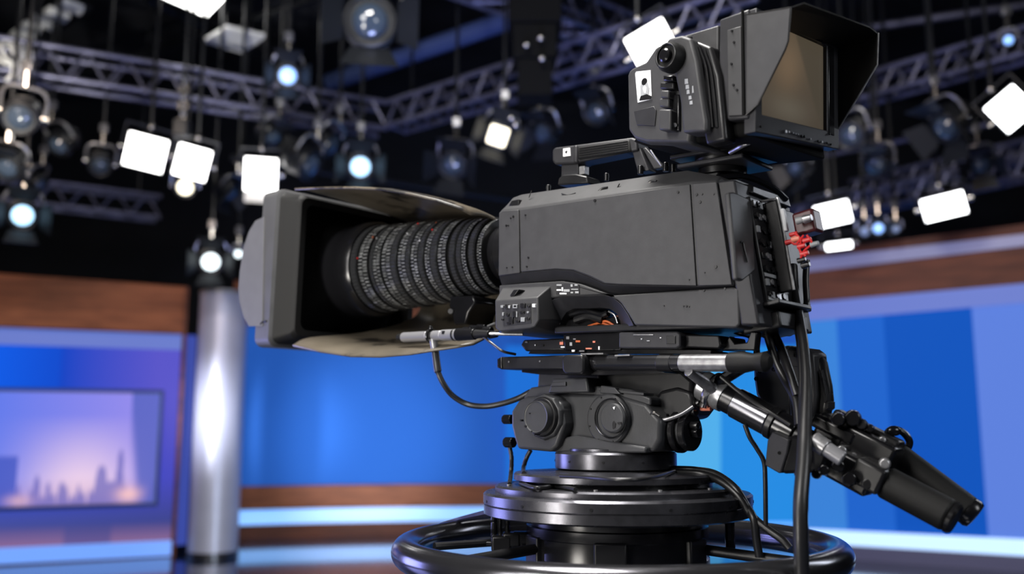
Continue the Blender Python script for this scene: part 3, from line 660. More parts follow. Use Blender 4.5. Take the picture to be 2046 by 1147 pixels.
# fairing: C-section shell open to the near side. stations from the frame back along the lens
st = [  # near-edge top px, near-edge bottom px, y of near edge
 ((589, 378), (585, 691), YN), ((640, 375.5), (640, 703), YN + .01), ((700, 375), (700, 712), YN + .02), ((760, 378), (760, 713), YN + .03),
 ((820, 388), (820, 708), YN + .05), ((870, 400), (870, 700), YN + .07), ((915, 415), (912, 694), YN + .09), ((940, 428), (946, 688), YN + .11)]
rows = []
for (tp, bp, yn) in st:
    xt, _, zt = hq(*tp, yn); xb, _, zb = hq(*bp, yn); row = []
    yf = YF - .01 - (yn - YN) * 1.1
    hgt = zt - zb; drop = .05 * (1 if hgt > .3 else hgt / .3); lift = 0.075
    ctrl = [(xt, yn, zt), (xt, yn + .05, zt + .006), (xt, (yn + yf) / 2, zt - .004), (xt, yf - .05, zt - .02), (xt, yf - .01, zt - .05), (xt * .5 + xb * .5, yf, (zt + zb) / 2),
            (xb, yf - .01, zb + lift + .06), (xb, yf - .06, zb + lift + .015), (xb, (yn + yf) / 2, zb + lift * .62), (xb, yn + .05, zb + .022), (xb, yn, zb)]
    row = [B.w(*c) for c in ctrl]; rows.append(catmull(row, 4))
sh = part('hood_shell', strip(rows), M['hood'], zl, label='smudged brownish curved hood shell')
m = sh.modifiers.new('solid', 'SOLIDIFY'); m.thickness = 0.005; m.offset = 0
# side flap in front of the frame (grey, curved front edge)
fl = [(527, 433), (510, 441), (497, 462), (486, 495), (479, 540), (476, 575), (478, 600), (486, 632), (497, 652), (524, 652)]
part('side_flap', ppoly(B, fl, YN - .006, YN + .002), M['flap'], zl, 0.001, label='light grey curved side flap')
part('hood_clip', tube([B.hit(*p, y=YN - .004) for p in ((521, 648), (526, 643), (533, 642))], 0.003, 8, 4), M['button'], zl)
# lens support foot under the barrel
part('support_foot', ppoly(B, [(897, 612), (899, 592), (945, 590), (950, 604), (936, 625), (930, 648), (907, 650), (903, 630)], .06, .15), M['gloss'], zl, 0.004)
part('support_bolt', cyl(B.hit(900, 622, y=.052), B.hit(900, 622, y=.062), .006, n=12), M['steel'], zl)

# ================================================================== MICROPHONE on the front
mic = thing('microphone', 'slim silver and black microphone clamped below the lens hood', 'microphone', B.hit(868, 690, y=-.03))
def mq(px, py, y=-.03): return B.hit(px, py, y=y)
def mcyl(name, a, b, r, m, r1=None, **k): return part(name, cyl(mq(*a), mq(*b), r, r1, n=28), m, mic, 0.0015, **k)
mcyl('tip', (796, 674), (808, 674), .0085, M['rubber'], label='black rubber tip')
mcyl('tube', (806, 674), (856, 671.5), .0115, M['silver'], label='silver tube')
mcyl('tube', (866, 671), (884, 670), .0115, M['silver'], label='silver tube')
mcyl('switch_body', (884, 670), (917, 668.5), .0125, M['silver'], label='silver rear section')
part('switch_slot', box(WFrame(mq(885, 664, -.0425), B.X, B.Y, B.Z), -.002, .004, -.002, .002, -.004, .003), M['button'], mic)
mcyl('connector_plug', (915, 668.5), (950, 667.5), .0145, M['gloss'], .012)
mcyl('connector_neck', (950, 667.5), (978, 667), .010, M['black'], .007)
mcyl('band', (907, 669), (911, 669), .0135, M['button'])
part('clamp_ring', torus(mq(861, 671.5), .0135, .0035, 32, 10, (mq(880, 670) - mq(850, 672))), M['gloss'], mic)
part('clamp_screw', cyl(mq(861, 659), mq(860, 651), .006, .004, n=12), M['gloss'], mic, 0.001)
part('clamp_stem', cyl(mq(866, 678), mq(869, 700), .0095, .0085, n=20), M['steel'], mic, 0.001, label='steel cable socket')
mc = part('microphone_cable', tube([mq(869, 697), mq(872, 722), mq(876, 745), mq(888, 770, -.02), mq(906, 792, 0), mq(935, 808, .02), mq(970, 812, .03), mq(1005, 806, .04), mq(1035, 796, .045), mq(1060, 783, .05)],
    lambda t: .0085 if t < .22 else .0062, 16), M['cable'], None, loc=mq(1035, 796, .045), cat='cable', label='thick black cable looping from the silver microphone to the pan head')
part('lens_control_cable', tube([mq(962, 670), mq(985, 688), mq(1005, 702), mq(1030, 708, .0)], .0028, 10), M['cable'], None, loc=mq(1005, 702), cat='cable', label='thin black cable hanging between the microphone plug and the flat rail')
part('signal_rod', cyl(mq(975, 667), mq(1045, 668, 0.0), .0035, n=12), M['steel'], mic, label='thin steel rod')
cl = thing('lens_drive_connector', 'cluster of small black plugs under the front corner of the camera body', 'connector', mq(968, 668, .03))
for (px, py, r, y) in ((935, 662, .012, .02), (948, 657, .010, .03), (962, 654, .008, .03), (975, 660, .010, .02), (985, 668, .009, .0), (955, 668, .010, .0), (920, 662, .008, .03)):
    part('plug', cyl(mq(px - 7, py + 1, y), mq(px + 8, py, y), r, r * .75, n=14), M[random.choice(['gloss', 'black', 'gloss'])], cl, 0.001)
part('brass_pin', cyl(mq(975, 652, .02), mq(990, 646, .02), .003, n=8), M['steel'], cl)

# ================================================================== VIEWFINDER
yv2 = Vector((cos(radians(40)), sin(radians(40)), 0))
V = Frame(AX - yv2 * .13 + Vector((.08, -.07, 1.75)), 40, 3)
VW = 0.262
vf = thing('viewfinder_monitor', 'hooded viewfinder monitor mounted on top of the camera body', 'viewfinder', B.w(.26, .11, .17))
def vl(px, py, y=0.0): a = V.at(px, py, y=y); return (a[0], a[2])
def vloft(name, pts, m, ys, par=None, bevel=.003, **k):
    """outline px on the near plane, lofted through (y, shrink) stations"""
    q = [vl(*p, ys[0][0]) for p in pts]; cx = sum(p[0] for p in q) / len(q); cz = sum(p[1] for p in q) / len(q)
    loops = [[V.w(cx + (x - cx) * s, y, cz + (z - cz) * s) for x, z in q] for y, s in ys]
    return part(name, loft(loops), m, par or vf, bevel, 3, **k)
XB = 0.3306
hous = vloft('housing', [(1330, 250), (1325, 120), (1352, 72), (1437, 46), (1437, 250), (1400, 270), (1350, 262)], M['shell'], [(0.012, .97), (0.03, 1), (VW - .03, 1), (VW - .012, .97)])
part('collar', lpoly(V, [(vl(1437, 46)[0], -.115), (vl(1437, 46)[0], .070), (vl(1484, 29)[0], .071), (XB, .071), (XB, -.122)], 0.0, VW), M['shell2'], vf, 0.004)
panel('collar_panel', [(1455, 232), (1453, 60), (1480, 52), (1483, 230)], M['shell'], -0.003, .002, vf, V)
for (x, y) in ((1463, 62), (1467, 85), (1462, 128), (1466, 170), (1473, 180)): 
    c = V.hit(x, y, y=-.003); part('screw', cyl(c - V.Y * .0018, c + V.Y * .001, .0022, n=12), M['button'], vf)
# rear unit
ru = [(1254, 262), (1252, 150), (1255, 141), (1262, 135), (1290, 122), (1310, 92), (1335, 80), (1375, 66), (1385, 240), (1378, 288), (1290, 287), (1266, 279)]
vloft('rear_unit', ru, M['shell'], [(0.0, .955), (0.012, 1), (VW - .05, 1), (VW - .03, .9)], bevel=.004)
# sticker with a dark silhouette
stk = part('sticker', ppoly(V, [(1274, 205), (1269, 147), (1271, 143), (1300, 140), (1302, 198)], -0.0012, .012), M['white'], vf, label='white sticker with a dark abstract figure')
part('figure_head', lathe(V.hit(1287, 163, y=-.0022), V.Y, [(0, .0068), (.0012, .0068)], 20), M['button'], stk)
part('figure_body', ppoly(V, [(1280, 192), (1279, 172), (1283, 165), (1293, 165), (1297, 176), (1295, 190), (1300, 197), (1278, 199)], -.0020, -.001), M['grey_print'], stk)
part('figure_collar', ppoly(V, [(1287, 186), (1284, 176), (1288, 170), (1292, 176), (1291, 186)], -.0026, -.0015), M['white'], stk)
part('sticker_base_print', ppoly(V, [(1277, 201), (1280, 192), (1292, 188), (1301, 192), (1301, 198)], -.0024, -.0015), M['button'], stk)  # dark printed area at the foot of the figure
part('cover_plate', ppoly(V, [(1272, 250), (1266, 222), (1306, 212), (1311, 220), (1308, 252)], -.002, .01), M['shell2'], vf, .001)
# yoke arm with pivot knob
arm = part('yoke_arm', ppoly(V, [(1330, 120), (1322, 100), (1335, 76), (1362, 70), (1380, 76), (1392, 120), (1402, 190), (1410, 240), (1410, 262), (1364, 266), (1358, 200), (1348, 150)], -.030, .01), M['shell'], vf, .005, 3)
part('arm_back', ppoly(V, [(1380, 76), (1420, 92), (1437, 150), (1445, 230), (1450, 280), (1410, 290), (1392, 200)], -.012, .02), M['black'], vf, .006, 3)
for k in range(3):
    part('arm_rib', tube([V.hit(1388 + 9 * k, 90 + 4 * k, y=-.014), V.hit(1402 + 9 * k, 130 + 5 * k, y=-.014), V.hit(1410 + 9 * k, 200, y=-.014), V.hit(1416 + 8 * k, 255, y=-.014)], .003, 8), M['gloss'], vf)
kc = V.hit(1343, 116, y=-.035)
kn = part('pivot_knob', lathe(kc, V.Y, [(-.014, .020), (-.018, .0235), (-.010, .0275), (.006, .0275), (.012, .024)], 48), M['rubber'], vf)
part('knob_cap', lathe(kc, V.Y, [(-.024, .009), (-.022, .012), (-.012, .0125)], 32), M['gloss'], kn)
part('knob_rim', torus(kc + V.Y * -.017, .0215, .0018, 48, 8, V.Y), M['black'], kn)
# blurred lettering strip on the arm
for (x0_, y0_, x1_, y1_) in ((1368, 158, 1374, 168), (1370, 170, 1376, 178), (1372, 180, 1377, 188), (1376, 192, 1381, 199), (1378, 202, 1383, 209), (1383, 172, 1385, 186)):
    part('white_letter', ppoly(V, [(x0_, y1_), (x0_, y0_), (x1_, y0_ - 1), (x1_ + 1, y1_ - 1)], -.0308, -.0295), M['grey_print'], arm, label='worn white lettering')
# latch column between the arm and the rear unit
for (a, b, c, d, mm, dd) in ((1318, 164, 1346, 178, 'black', .016), (1320, 180, 1336, 196, 'shell', .02), (1317, 196, 1336, 214, 'shell', .018), (1316, 218, 1340, 260, 'shell', .022), (1342, 188, 1357, 262, 'gloss', .006), (1324, 150, 1345, 162, 'gloss', .02)):
    part('latch_block', ppoly(V, [(a, d), (a, b), (c, b), (c, d)], -dd, .01), M[mm], vf, .003)
part('latch_stud', cyl(V.hit(1348, 250, y=-.012), V.hit(1348, 250, y=-.004), .004, n=12), M['steel'], vf)
# underside
part('belly', lpoly(V, [(vl(1262, 278)[0], -.100), (vl(1350, 262)[0], -.105), (XB - .01, -.118), (XB - .005, -.146), (.22, -.138), (.10, -.128), (.05, -.105)], .015, VW - .015), M['matte'], vf, .006)
# screen + bezel on the plane x = XB
def vx(px, py, x=XB): a = V.at(px, py, x=x); return (a[1], a[2])
zb_, zt_ = -.1465, .070
bz = [(0.004, zb_), (VW, zb_ + .02), (VW, zt_), (0.004, zt_)]; hole = [(0.022, -.1125), (.222, -.099), (.222, .062), (.022, .062)]
bm = loft([[V.w(XB - .012, *q) for q in bz], [V.w(XB + .012, *q) for q in bz], [V.w(XB + .012, *q) for q in hole], [V.w(XB - .012, *q) for q in hole]], closed=True)
part('bezel', bm, M['shell2'], vf, .002)
def crt_reflection(u, v):  # reflections and the hood's diagonal shadow painted into the emitted colour
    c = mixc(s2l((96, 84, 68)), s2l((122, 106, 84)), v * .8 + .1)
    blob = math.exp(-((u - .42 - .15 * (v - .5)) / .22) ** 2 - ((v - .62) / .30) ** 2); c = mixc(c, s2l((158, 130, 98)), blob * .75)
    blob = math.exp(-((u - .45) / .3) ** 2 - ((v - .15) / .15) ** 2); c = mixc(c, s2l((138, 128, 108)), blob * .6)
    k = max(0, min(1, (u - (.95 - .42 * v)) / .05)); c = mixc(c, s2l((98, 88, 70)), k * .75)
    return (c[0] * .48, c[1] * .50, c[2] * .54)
picture('screen', [V.w(XB + .004, .022, -.1125), V.w(XB + .004, .222, -.099), V.w(XB + .004, .222, .062), V.w(XB + .004, .022, .062)], 60, 50, crt_reflection, attr_mat('amber_grey_screen_reflection', 1.0, 0.22, .4), vf, thick=-V.X * .006, label='tan screen with reflections and hood shade painted into its glow')
part('screen_pillar', box(V, XB + .003, XB + .013, .226, .246, -.105, .064), M['gloss'], vf, .002)
for (px, py, mm, w) in ((1569, 263, 'white', 3.2), (1575, 264, 'white', 2), (1583, 266, 'grey_print', 1.6), (1588, 268, 'grey_print', 1.6), (1593, 269, 'grey_print', 1.6), (1601, 272, 'button', 3), (1607, 273, 'button', 3), (1618, 278, 'grey_print', 2), (1634, 282, 'button', 2), (1641, 284, 'grey_print', 2.5), (1652, 286, 'button', 2), (1660, 289, 'button', 2.4), (1657, 268, 'button', 2), (1519, 253, 'button', 2.4)):
    c = V.hit(px, py, x=XB + .012); part('bezel_control', cyl(c - V.X * .001, c + V.X * .0025, w / 1150, n=10), M[mm], vf)
# hood flaps
def hpx(px, py, y): return V.hit(px, py, y=y)
nf = [hpx(1484, 29, 0), hpx(1580, 13, 0), hpx(1575, 82, 0), hpx(1569, 99, 0), hpx(1514, 209, 0), hpx(1489, 231, 0)]
part('hood_side_flap', loft([nf, [p + V.Y * .003 for p in nf]]), M['shell'], vf, .001, label='grey near side flap of the hood')
ff = [V.w(XB, VW, zt_), hpx(1755, 66, VW), hpx(1753, 129, VW), hpx(1671, 265, VW), hpx(1664, 296, VW), V.w(XB, VW, zb_ + .02)]
part('hood_side_flap', loft([ff, [p - V.Y * .003 for p in ff]]), M['rubber'], vf, .001, label='black far side flap of the hood')
tf = [hpx(1484, 29, 0), hpx(1580, 13, 0), V.w(*[a + b for a, b in zip(V.loc(hpx(1580, 13, 0)), (.012, .02, .010))]), V.w(V.loc(hpx(1755, 66, VW))[0], VW - .03, V.loc(hpx(1755, 66, VW))[2] + .004), hpx(1755, 66, VW), V.w(XB - .02, VW, zt_)]
part('hood_top_flap', loft([tf, [p - V.Z * .003 for p in tf]]), M['rubber'], vf, .0, label='black top flap of the hood')
part('hood_hinge', tube([V.w(XB + .014, .03, .062), V.w(XB + .014, .20, .064)], .004, 10, straight=True), M['gloss'], vf)
part('hood_edge', tube([hpx(1580, 14, 0), hpx(1575, 82, 0), hpx(1569, 99, 0), hpx(1514, 209, 0), hpx(1490, 230, 0)], .0016, 8, straight=True), M['black'], vf)
part('hood_edge', tube([hpx(1755, 66, VW), hpx(1753, 129, VW), hpx(1671, 265, VW), hpx(1664, 296, VW)], .0016, 8, straight=True), M['steel'], vf, label='bare metal edge')
part('hood_strap', tube([V.w(vl(1484, 29)[0], -.001, .071), V.w(vl(1488, 230)[0], -.001, -.114)], .0022, 8, straight=True), M['matte'], vf)
# mount neck
vm = B.w(.262, .11, .17)
part('neck', lathe(B.w(.255, .11, .182), B.Z, [(0, .046), (.012, .046), (.012, .040), (.014, .040), (.014, .050), (.03, .052), (.03, .040), (.048, .038)], 40), M['black'], vf)
part('neck_plate', box(B, .19, .33, .05, .17, .195, .205), M['shell2'], vf, .003)
part('neck_tilt_plate', box(B, .18, .37, .04, .18, .212, .222), M['black'], vf, .003)
part('neck_lever', tube([B.w(.31, .04, .205), B.w(.345, .02, .207), B.w(.37, .02, .213)], .004, 10), M['steel'], vf)
# ================================================================== PAN HEAD, RAIL, PEDESTAL
H = Frame(AX + Vector((0, 0, 1.10)), 48, 0)
ph = thing('pan_tilt_head', 'dark grey cast metal pan and tilt head under the camera body', 'pan head', AX + Vector((0, 0, 1.015)))
def hpoly(name, pts, y0, y1, m='head', bevel=.004, par=None, **k): return part(name, ppoly(H, pts, y0, y1), M[m], par or ph, bevel, 3, **k)
def hh(px, py, y): return H.hit(px, py, y=y)
hpoly('main_casting', [(1046, 815), (1060, 798), (1090, 789), (1130, 785), (1235, 789), (1290, 805), (1320, 840), (1318, 880), (1306, 903), (1125, 905), (1058, 898), (1044, 870)], -.075, .075, bevel=.008)
hpoly('left_flange', [(1021, 822), (1036, 800), (1052, 792), (1100, 790), (1122, 806), (1128, 850), (1112, 892), (1100, 903), (1034, 897), (1028, 880), (1021, 850)], -.105, -.05, bevel=.006)
# left motor with octagonal front boss
c = hh(1077, 833, -.125)
part('motor_ring', lathe(c, H.Y, [(.012, .044), (.018, .047), (.06, .047)], 10, phase=.5), M['head'], ph, .002)
part('motor_ring', lathe(c, H.Y, [(.004, .0375), (.010, .040), (.07, .040)], 48), M['black'], ph, .001)
mo = part('motor_cap', lathe(c, H.Y, [(-.010, .029), (-.012, .0315), (.03, .033)], 40), M['head'], ph, .001)
for (px, py, r) in ((1041, 840, .0022), (1050, 852, .0026), (1062, 862, .0014), (1058, 826, .0012), (1068, 868, .0014)):
    q = hh(px, py, -.137); part('screw', cyl(q - H.Y * .001, q + H.Y * .02, r, n=10), M['button'], mo)
# right drag cap
c = hh(1217, 836, -.10)
part('drag_flange', lathe(hh(1212, 838, -.085), H.Y, [(0, .046), (.004, .050), (.05, .052)], 56), M['head'], ph, .001)
dc = part('drag_cap', lathe(hh(1222, 835, -.098), H.Y, [(0, .026), (.004, .029), (.02, .030)], 48), M['head'], ph, .001)
part('drag_cap_rim', torus(hh(1220, 836, -.090), .037, .0016, 56, 8, H.Y), M['gloss'], ph)
part('pointer_mark', ppoly(H, [(1224, 857), (1223, 846), (1226, 841), (1230, 846), (1229, 855)], -.0995, -.097), M['button'], dc)
part('pointer_mark', ppoly(H, [(1233, 844), (1241, 843), (1241, 848), (1234, 848)], -.0995, -.097), M['button'], dc)
part('pointer_mark', ppoly(H, [(1224, 814), (1229, 812), (1227, 819)], -.0995, -.097), M['white'], dc)
for a in range(8):
    q = hh(1212, 838, -.0865) + (H.X * cos(a * pi / 4 + .3) + H.Z * sin(a * pi / 4 + .3)) * .044
    part('screw', cyl(q, q + H.Y * .004, .0018, n=10), M['button'], ph)
# webs and covers
hpoly('web_plate', [(1110, 905), (1090, 880), (1150, 870), (1240, 885), (1290, 893), (1290, 905)], -.088, -.06)
hpoly('upper_shoulder', [(1046, 792), (1060, 774), (1110, 768), (1180, 770), (1260, 778), (1300, 795), (1300, 810), (1046, 806)], -.07, .07, bevel=.004)
hpoly('tilt_block', [(1094, 786), (1104, 757), (1172, 754), (1176, 784)], -.092, -.04, bevel=.004, label='lighter stepped grey block')
hpoly('tilt_step', [(1099, 772), (1103, 764), (1130, 763), (1130, 771)], -.096, -.06, bevel=.001)
hpoly('tilt_slab', [(1073, 774), (1076, 738), (1195, 735), (1200, 772)], -.05, .08)
hpoly('tilt_housing', [(1185, 790), (1190, 738), (1360, 738), (1385, 760), (1380, 800), (1340, 822), (1240, 812)], -.03, .09, 'black', .008)
hpoly('cover_rib', [(1196, 781), (1196, 774), (1286, 785), (1286, 790)], -.075, -.04, bevel=.001)
hpoly('cover_lid', [(1198, 786), (1200, 770), (1228, 774), (1240, 788)], -.08, -.04, 'head', .002)
hpoly('side_lobe', [(1300, 806), (1318, 780), (1352, 772), (1380, 782), (1388, 812), (1370, 836), (1330, 842)], -.035, .05, 'black', .008)
# horizontal drag cylinder with rings at the right
a = H.at(1262, 862, y=-.02); a = H.w(a[0], -.02, a[2]); b = H.at(1375, 862, y=-.02); b = H.w(b[0], -.02, a.z - H.o.z)
part('drag_cylinder', cyl(a, b, .030, n=40), M['head'], ph, .001)
d = (b - a).normalized(); L = (b - a).length
for s, r, w in ((.55, .034, .008), (.68, .037, .010), (.82, .040, .012), (.97, .036, .014)):
    part('cylinder_ring', lathe(a + d * L * s, d, [(0, r - .002), (.002, r), (w - .002, r), (w, r - .002)], 40), M['gloss'], ph)
part('end_nut', cyl(b + d * .012, b + d * .024, .012, n=6), M['gloss'], ph, .001)
for (px, py, y, r) in ((1388, 850, -.03, .007), (1384, 822, -.02, .010), (1392, 806, -.02, .008)):
    q = hh(px, py, y); part('bolt', cyl(q - H.X * .008, q + H.X * .008, r, n=12), M['gloss'], ph, .001)
for (px, py, r) in ((1014, 838, .010), (1017, 884, .011)):
    q = hh(px, py, -.08); part('lock_knob', cyl(q - H.X * .010, q + H.X * .014, r, n=20), M['gloss'], ph, .002)
part('ground_lead', tube([hh(1385, 812, -.04), hh(1360, 828, -.05), hh(1330, 838, -.06), hh(1300, 838, -.06), hh(1282, 828, -.06)], .0038, 12), M['steel'], ph, label='braided silver lead')
part('wire_clip', tube([hh(1298, 832, -.07), hh(1306, 824, -.075), hh(1318, 830, -.07)], .003, 8), M['chrome'], ph)
part('warning_tab', cyl(hh(1400, 817, -.01), hh(1420, 817, -.01), .004, n=10), M['salmon'], ph, label='salmon coloured tab')
zb0 = 1.0145
part('swivel_base', lathe((AX.x, AX.y, zb0), (0, 0, 1), [(0, .119), (.002, .122), (.030, .122), (.034, .119), (.036, .10), (.040, .10)], 96), M['disc'], ph)
for i in range(10):
    a_ = i * .63; q = Vector((AX.x + .1225 * cos(a_), AX.y + .1225 * sin(a_), zb0 + .016)); 
    part('screw', cyl(q, q + Vector((cos(a_), sin(a_), 0)) * .0008, .0022, n=10), M['button'], ph)

# quick release plates between camera and head
qp = thing('mounting_plate', 'long flat black quick release plate under the camera body', 'mounting plate', B.w(.02, .1, -.18))
part('wedge_plate', ppoly(B, [(1040, 690), (1046, 679), (1125, 676), (1128, 700), (1050, 702)], .03, .17), M['black'], qp, .003)
part('wedge_plate', ppoly(B, [(1128, 700), (1125, 668), (1220, 664), (1240, 662), (1240, 700)], .025, .17), M['gloss'], qp, .002)
part('plate_block', ppoly(B, [(1236, 696), (1236, 664), (1352, 662), (1359, 668), (1359, 692), (1350, 697)], .01, .17), M['shell2'], qp, .003, label='smooth charcoal block')
part('plate_tail', ppoly(B, [(1358, 694), (1358, 668), (1436, 670), (1440, 690), (1436, 697)], .03, .13), M['black'], qp, .003)
part('spring_latch', ppoly(B, [(1438, 690), (1450, 686), (1457, 671), (1468, 687), (1492, 684), (1500, 662), (1512, 664), (1508, 700), (1490, 700), (1440, 699)], .05, .07), M['gloss'], qp, .002)
part('guide_slab', ppoly(B, [(1055, 707), (1060, 700), (1300, 697), (1420, 700), (1420, 708)], .03, .16), M['gloss'], qp, .001)
random.seed(5)
for (x, y, w, h, mm) in ((1118, 683, 7, 6, 'salmon'), (1131, 672, 6, 6, 'steel'), (1138, 684, 5, 7, 'grey_print'), (1120, 692, 8, 3, 'white'), (1150, 680, 9, 4, 'orange'), (1184, 681, 5, 4, 'salmon'), (1170, 695, 12, 3, 'salmon'), (1142, 699, 6, 4, 'white'), (1157, 700, 10, 3, 'steel'), (1195, 692, 3, 7, 'white'), (1145, 676, 5, 3, 'steel'), (1265, 668, 40, 2, 'steel'), (1280, 676, 3, 3, 'grey_print'), (1292, 680, 6, 2, 'grey_print'), (1318, 674, 3, 2, 'white'), (1331, 671, 18, 16, 'button'), (1049, 682, 5, 3, 'steel'), (1068, 688, 2, 3, 'white'), (1081, 688, 5, 4, 'button')):
    yy = .03 if x < 1124 else (.025 if x < 1236 else .01)
    part('plate_fitting', ppoly(B, [(x, y + h), (x, y), (x + w, y), (x + w, y + h)], yy - .002, yy + .001), M[mm], qp, .0004)
# electronics seen inside the arch
el = part('cable_tray', box(B, lc(1112, 640, .05)[0], lc(1262, 640, .05)[0], .05, .16, -.112, -.085), M['gloss'], sc, .003)
for pts, mm, r in ((((1140, 628), (1170, 622), (1200, 630), (1215, 626)), 'gloss', .007), (((1190, 648), (1210, 642), (1226, 650)), 'orange', .0025), (((1175, 652), (1200, 646), (1230, 655)), 'orange', .0022), (((1150, 640), (1175, 633), (1205, 640)), 'black', .008), (((1216, 622), (1228, 630), (1234, 646)), 'steel', .002), (((1182, 626), (1196, 627), (1206, 626)), 'steel', .002)):
    part('inner_wire', tube([B.hit(px, py, y=.045) for px, py in pts], r, 10), M[mm], el, label={'orange': 'orange wire'}.get(mm))
# rail with clamp and pan bar stub
rl = thing('support_rail', 'long flat black rail with a round black tube on its right, above the pan head', 'rail', B.w(0, .05, -.19))
part('flat_rail', ppoly(B, [(993, 734), (994, 718), (999, 713), (1172, 709), (1176, 738), (1000, 738)], .005, .06), M['black'], rl, .003)
part('rail_cap', ppoly(B, [(993, 735), (993, 717), (1002, 713), (1003, 737)], .002, .063), M['gloss'], rl, .002)
part('under_plate', ppoly(B, [(1042, 744), (1042, 738), (1300, 736), (1330, 745), (1200, 750), (1075, 748)], .02, .15), M['gloss'], rl, .001)
part('rail_clamp', ppoly(B, [(1123, 740), (1122, 716), (1128, 709), (1162, 708), (1166, 716), (1166, 742), (1160, 748), (1128, 748)], -.014, .07), M['black'], rl, .004, label='squared clamp block')
for (px, w) in ((1172, .016), (1180, .0145), (1187, .016)):
    q = B.hit(px, 725, y=.02); part('clamp_band', lathe(q, B.X, [(0, w - .002), (.002, w), (.006, w), (.008, w - .002)], 32), M['gloss'], rl)
tb0 = B.hit(1150, 725, y=.02); tb1 = B.hit(1500, 724, y=.02)
part('round_tube', cyl(tb0, tb1, .0150, n=32), M['ring'], rl)
part('tube_sleeve', cyl(B.hit(1362, 725, y=.02), B.hit(1468, 725, y=.02), .0158, n=32), M['steel'], rl, .001, label='bare metal sleeve')
part('tube_sleeve', cyl(B.hit(1318, 725, y=.02), B.hit(1345, 725, y=.02), .0160, n=32), M['black'], rl, .001)
part('tube_end', lathe(B.hit(1455, 724, y=.02), B.X, [(0, .0135), (.004, .018), (.03, .019), (.05, .015), (.07, .018), (.08, .01)], 24), M['rubber'], rl)
for (px, py) in ((1017, 723), (1079, 722)):
    q = B.hit(px, py, y=.005); part('screw', cyl(q - B.Y * .001, q + B.Y * .001, .002, n=10), M['steel'], rl)
for (a_, b_) in (((1160, 706), (1205, 705)), ((1228, 709), (1258, 708))):
    part('steel_shim', ppoly(B, [(a_[0], a_[1] + 3), a_, b_, (b_[0], b_[1] + 3)], .0, .05), M['steel'], rl)

# ---- pedestal
pd = thing('camera_pedestal', 'round black studio pedestal with stacked discs and a big steering ring', 'pedestal', AX.copy())
def disc(name, prof, m='disc', n=128, **k): return part(name, lathe((AX.x, AX.y, 0), (0, 0, 1), prof, n), M[m], pd, **k)
disc('top_disc', [(.992, .200), (.994, .2055), (1.004, .2055), (1.0075, .202), (1.0095, .17), (1.0140, .10)])
disc('spacer', [(.975, .19), (.993, .19)], 'gloss')
disc('middle_disc', [(.968, .235), (.970, .243), (.980, .243), (.9835, .238), (.9835, .18)])
disc('gap_ring', [(.960, .232), (.969, .232)], 'gloss')
disc('large_disc', [(.925, .255), (.929, .2655), (.9455, .2655), (.947, .2635), (.949, .2665), (.966, .2665), (.970, .262), (.970, .20)])
for i in range(12):
    a_ = i * pi / 6 + .25
    q = Vector((AX.x + .222 * cos(a_), AX.y + .222 * sin(a_), .983)); part('screw', cyl(q, q + Vector((0, 0, .0035)), .004, n=12), M['steel'], pd)
    q = Vector((AX.x + .2665 * cos(a_), AX.y + .2665 * sin(a_), .955)); part('screw', cyl(q, q + Vector((cos(a_), sin(a_), 0)) * .001, .003, n=10), M['button'], pd)
disc('column', [(.12, .178), (.60, .178), (.80, .178), (.802, .181), (.845, .181), (.847, .176), (.885, .176), (.887, .180), (.905, .180), (.907, .172), (.930, .172)], 'gloss')
for i in range(6):
    a_ = i * pi / 3 - .7; u_ = Vector((cos(a_), sin(a_), 0)); t_ = Vector((-sin(a_), cos(a_), 0)); q = AX + u_ * .178
    fr = WFrame(q + Vector((0, 0, .86)), t_, u_, (0, 0, 1)); part('column_cover', box(fr, -.03, .03, -.01, .006, -.035, .03), M['black'], pd, .004)
RZ = .858; RR = .418
part('steering_ring', torus((AX.x, AX.y, RZ), RR, .0285, 160, 28), M['ring'], pd)
# spokes and hanger rods between the large disc and the ring
for (a0, z0, a1, z1) in ((205, .868, 214, .858), (60, .868, 60, .858), (330, .868, 325, .858)):
    p0 = Vector((AX.x + .17 * cos(radians(a0)), AX.y + .17 * sin(radians(a0)), z0)); p1 = Vector((AX.x + .40 * cos(radians(a1)), AX.y + .40 * sin(radians(a1)), z1))
    part('spoke', tube([p0, p1], .010, 14, straight=True), M['black'], pd)
def zp(px, py, z): return ground(px, py, z)
fl0 = zp(925, 1081, .872); fl1 = zp(1200, 1089, .868); fl2 = zp(1250, 1104, .866)
w_ = Vector((0, .02, 0)); t_ = Vector((0, 0, -.008))
part('brake_bar', loft([[p, p + w_, p + w_ + t_, p + t_] for p in (fl0, fl1, fl2)]), M['black'], pd, .002, label='flat black brake bar')
part('bar_end', cyl(zp(1200, 1090, .872), zp(1262, 1106, .868), .008, .005, n=12), M['steel'], pd)
part('brake_bar', tube([zp(868, 1092, .868), zp(925, 1088, .868), zp(1010, 1082, .868)], .008, 10), M['black'], pd)
part('brake_bar', tube([zp(880, 1047, .875), zp(930, 1036, .895), zp(985, 1025, .925)], lambda t: .004 + .006 * t, 10), M['black'], pd)
for (px, ya_, yb_, r, wb) in ((987, 1026, 1082, .0065, .10), (999, 1027, 1068, .0045, .05), (1014, 1028, 1090, .006, .12), (1457, 1036, 1113, .0095, .03), (1573, 1090, 1108, .010, .02)):
    d_ = 1.86 if px < 1100 else 1.80
    a_ = P(px, ya_ - 6, d_); b_ = P(px + 1, yb_, d_); b_.x = a_.x; b_.y = a_.y
    if px == 1573: continue
    part('hanger_rod', tube([a_, a_.lerp(b_, .3), a_.lerp(b_, .6), b_], r, 10, wob=wb), M['gloss'], pd)
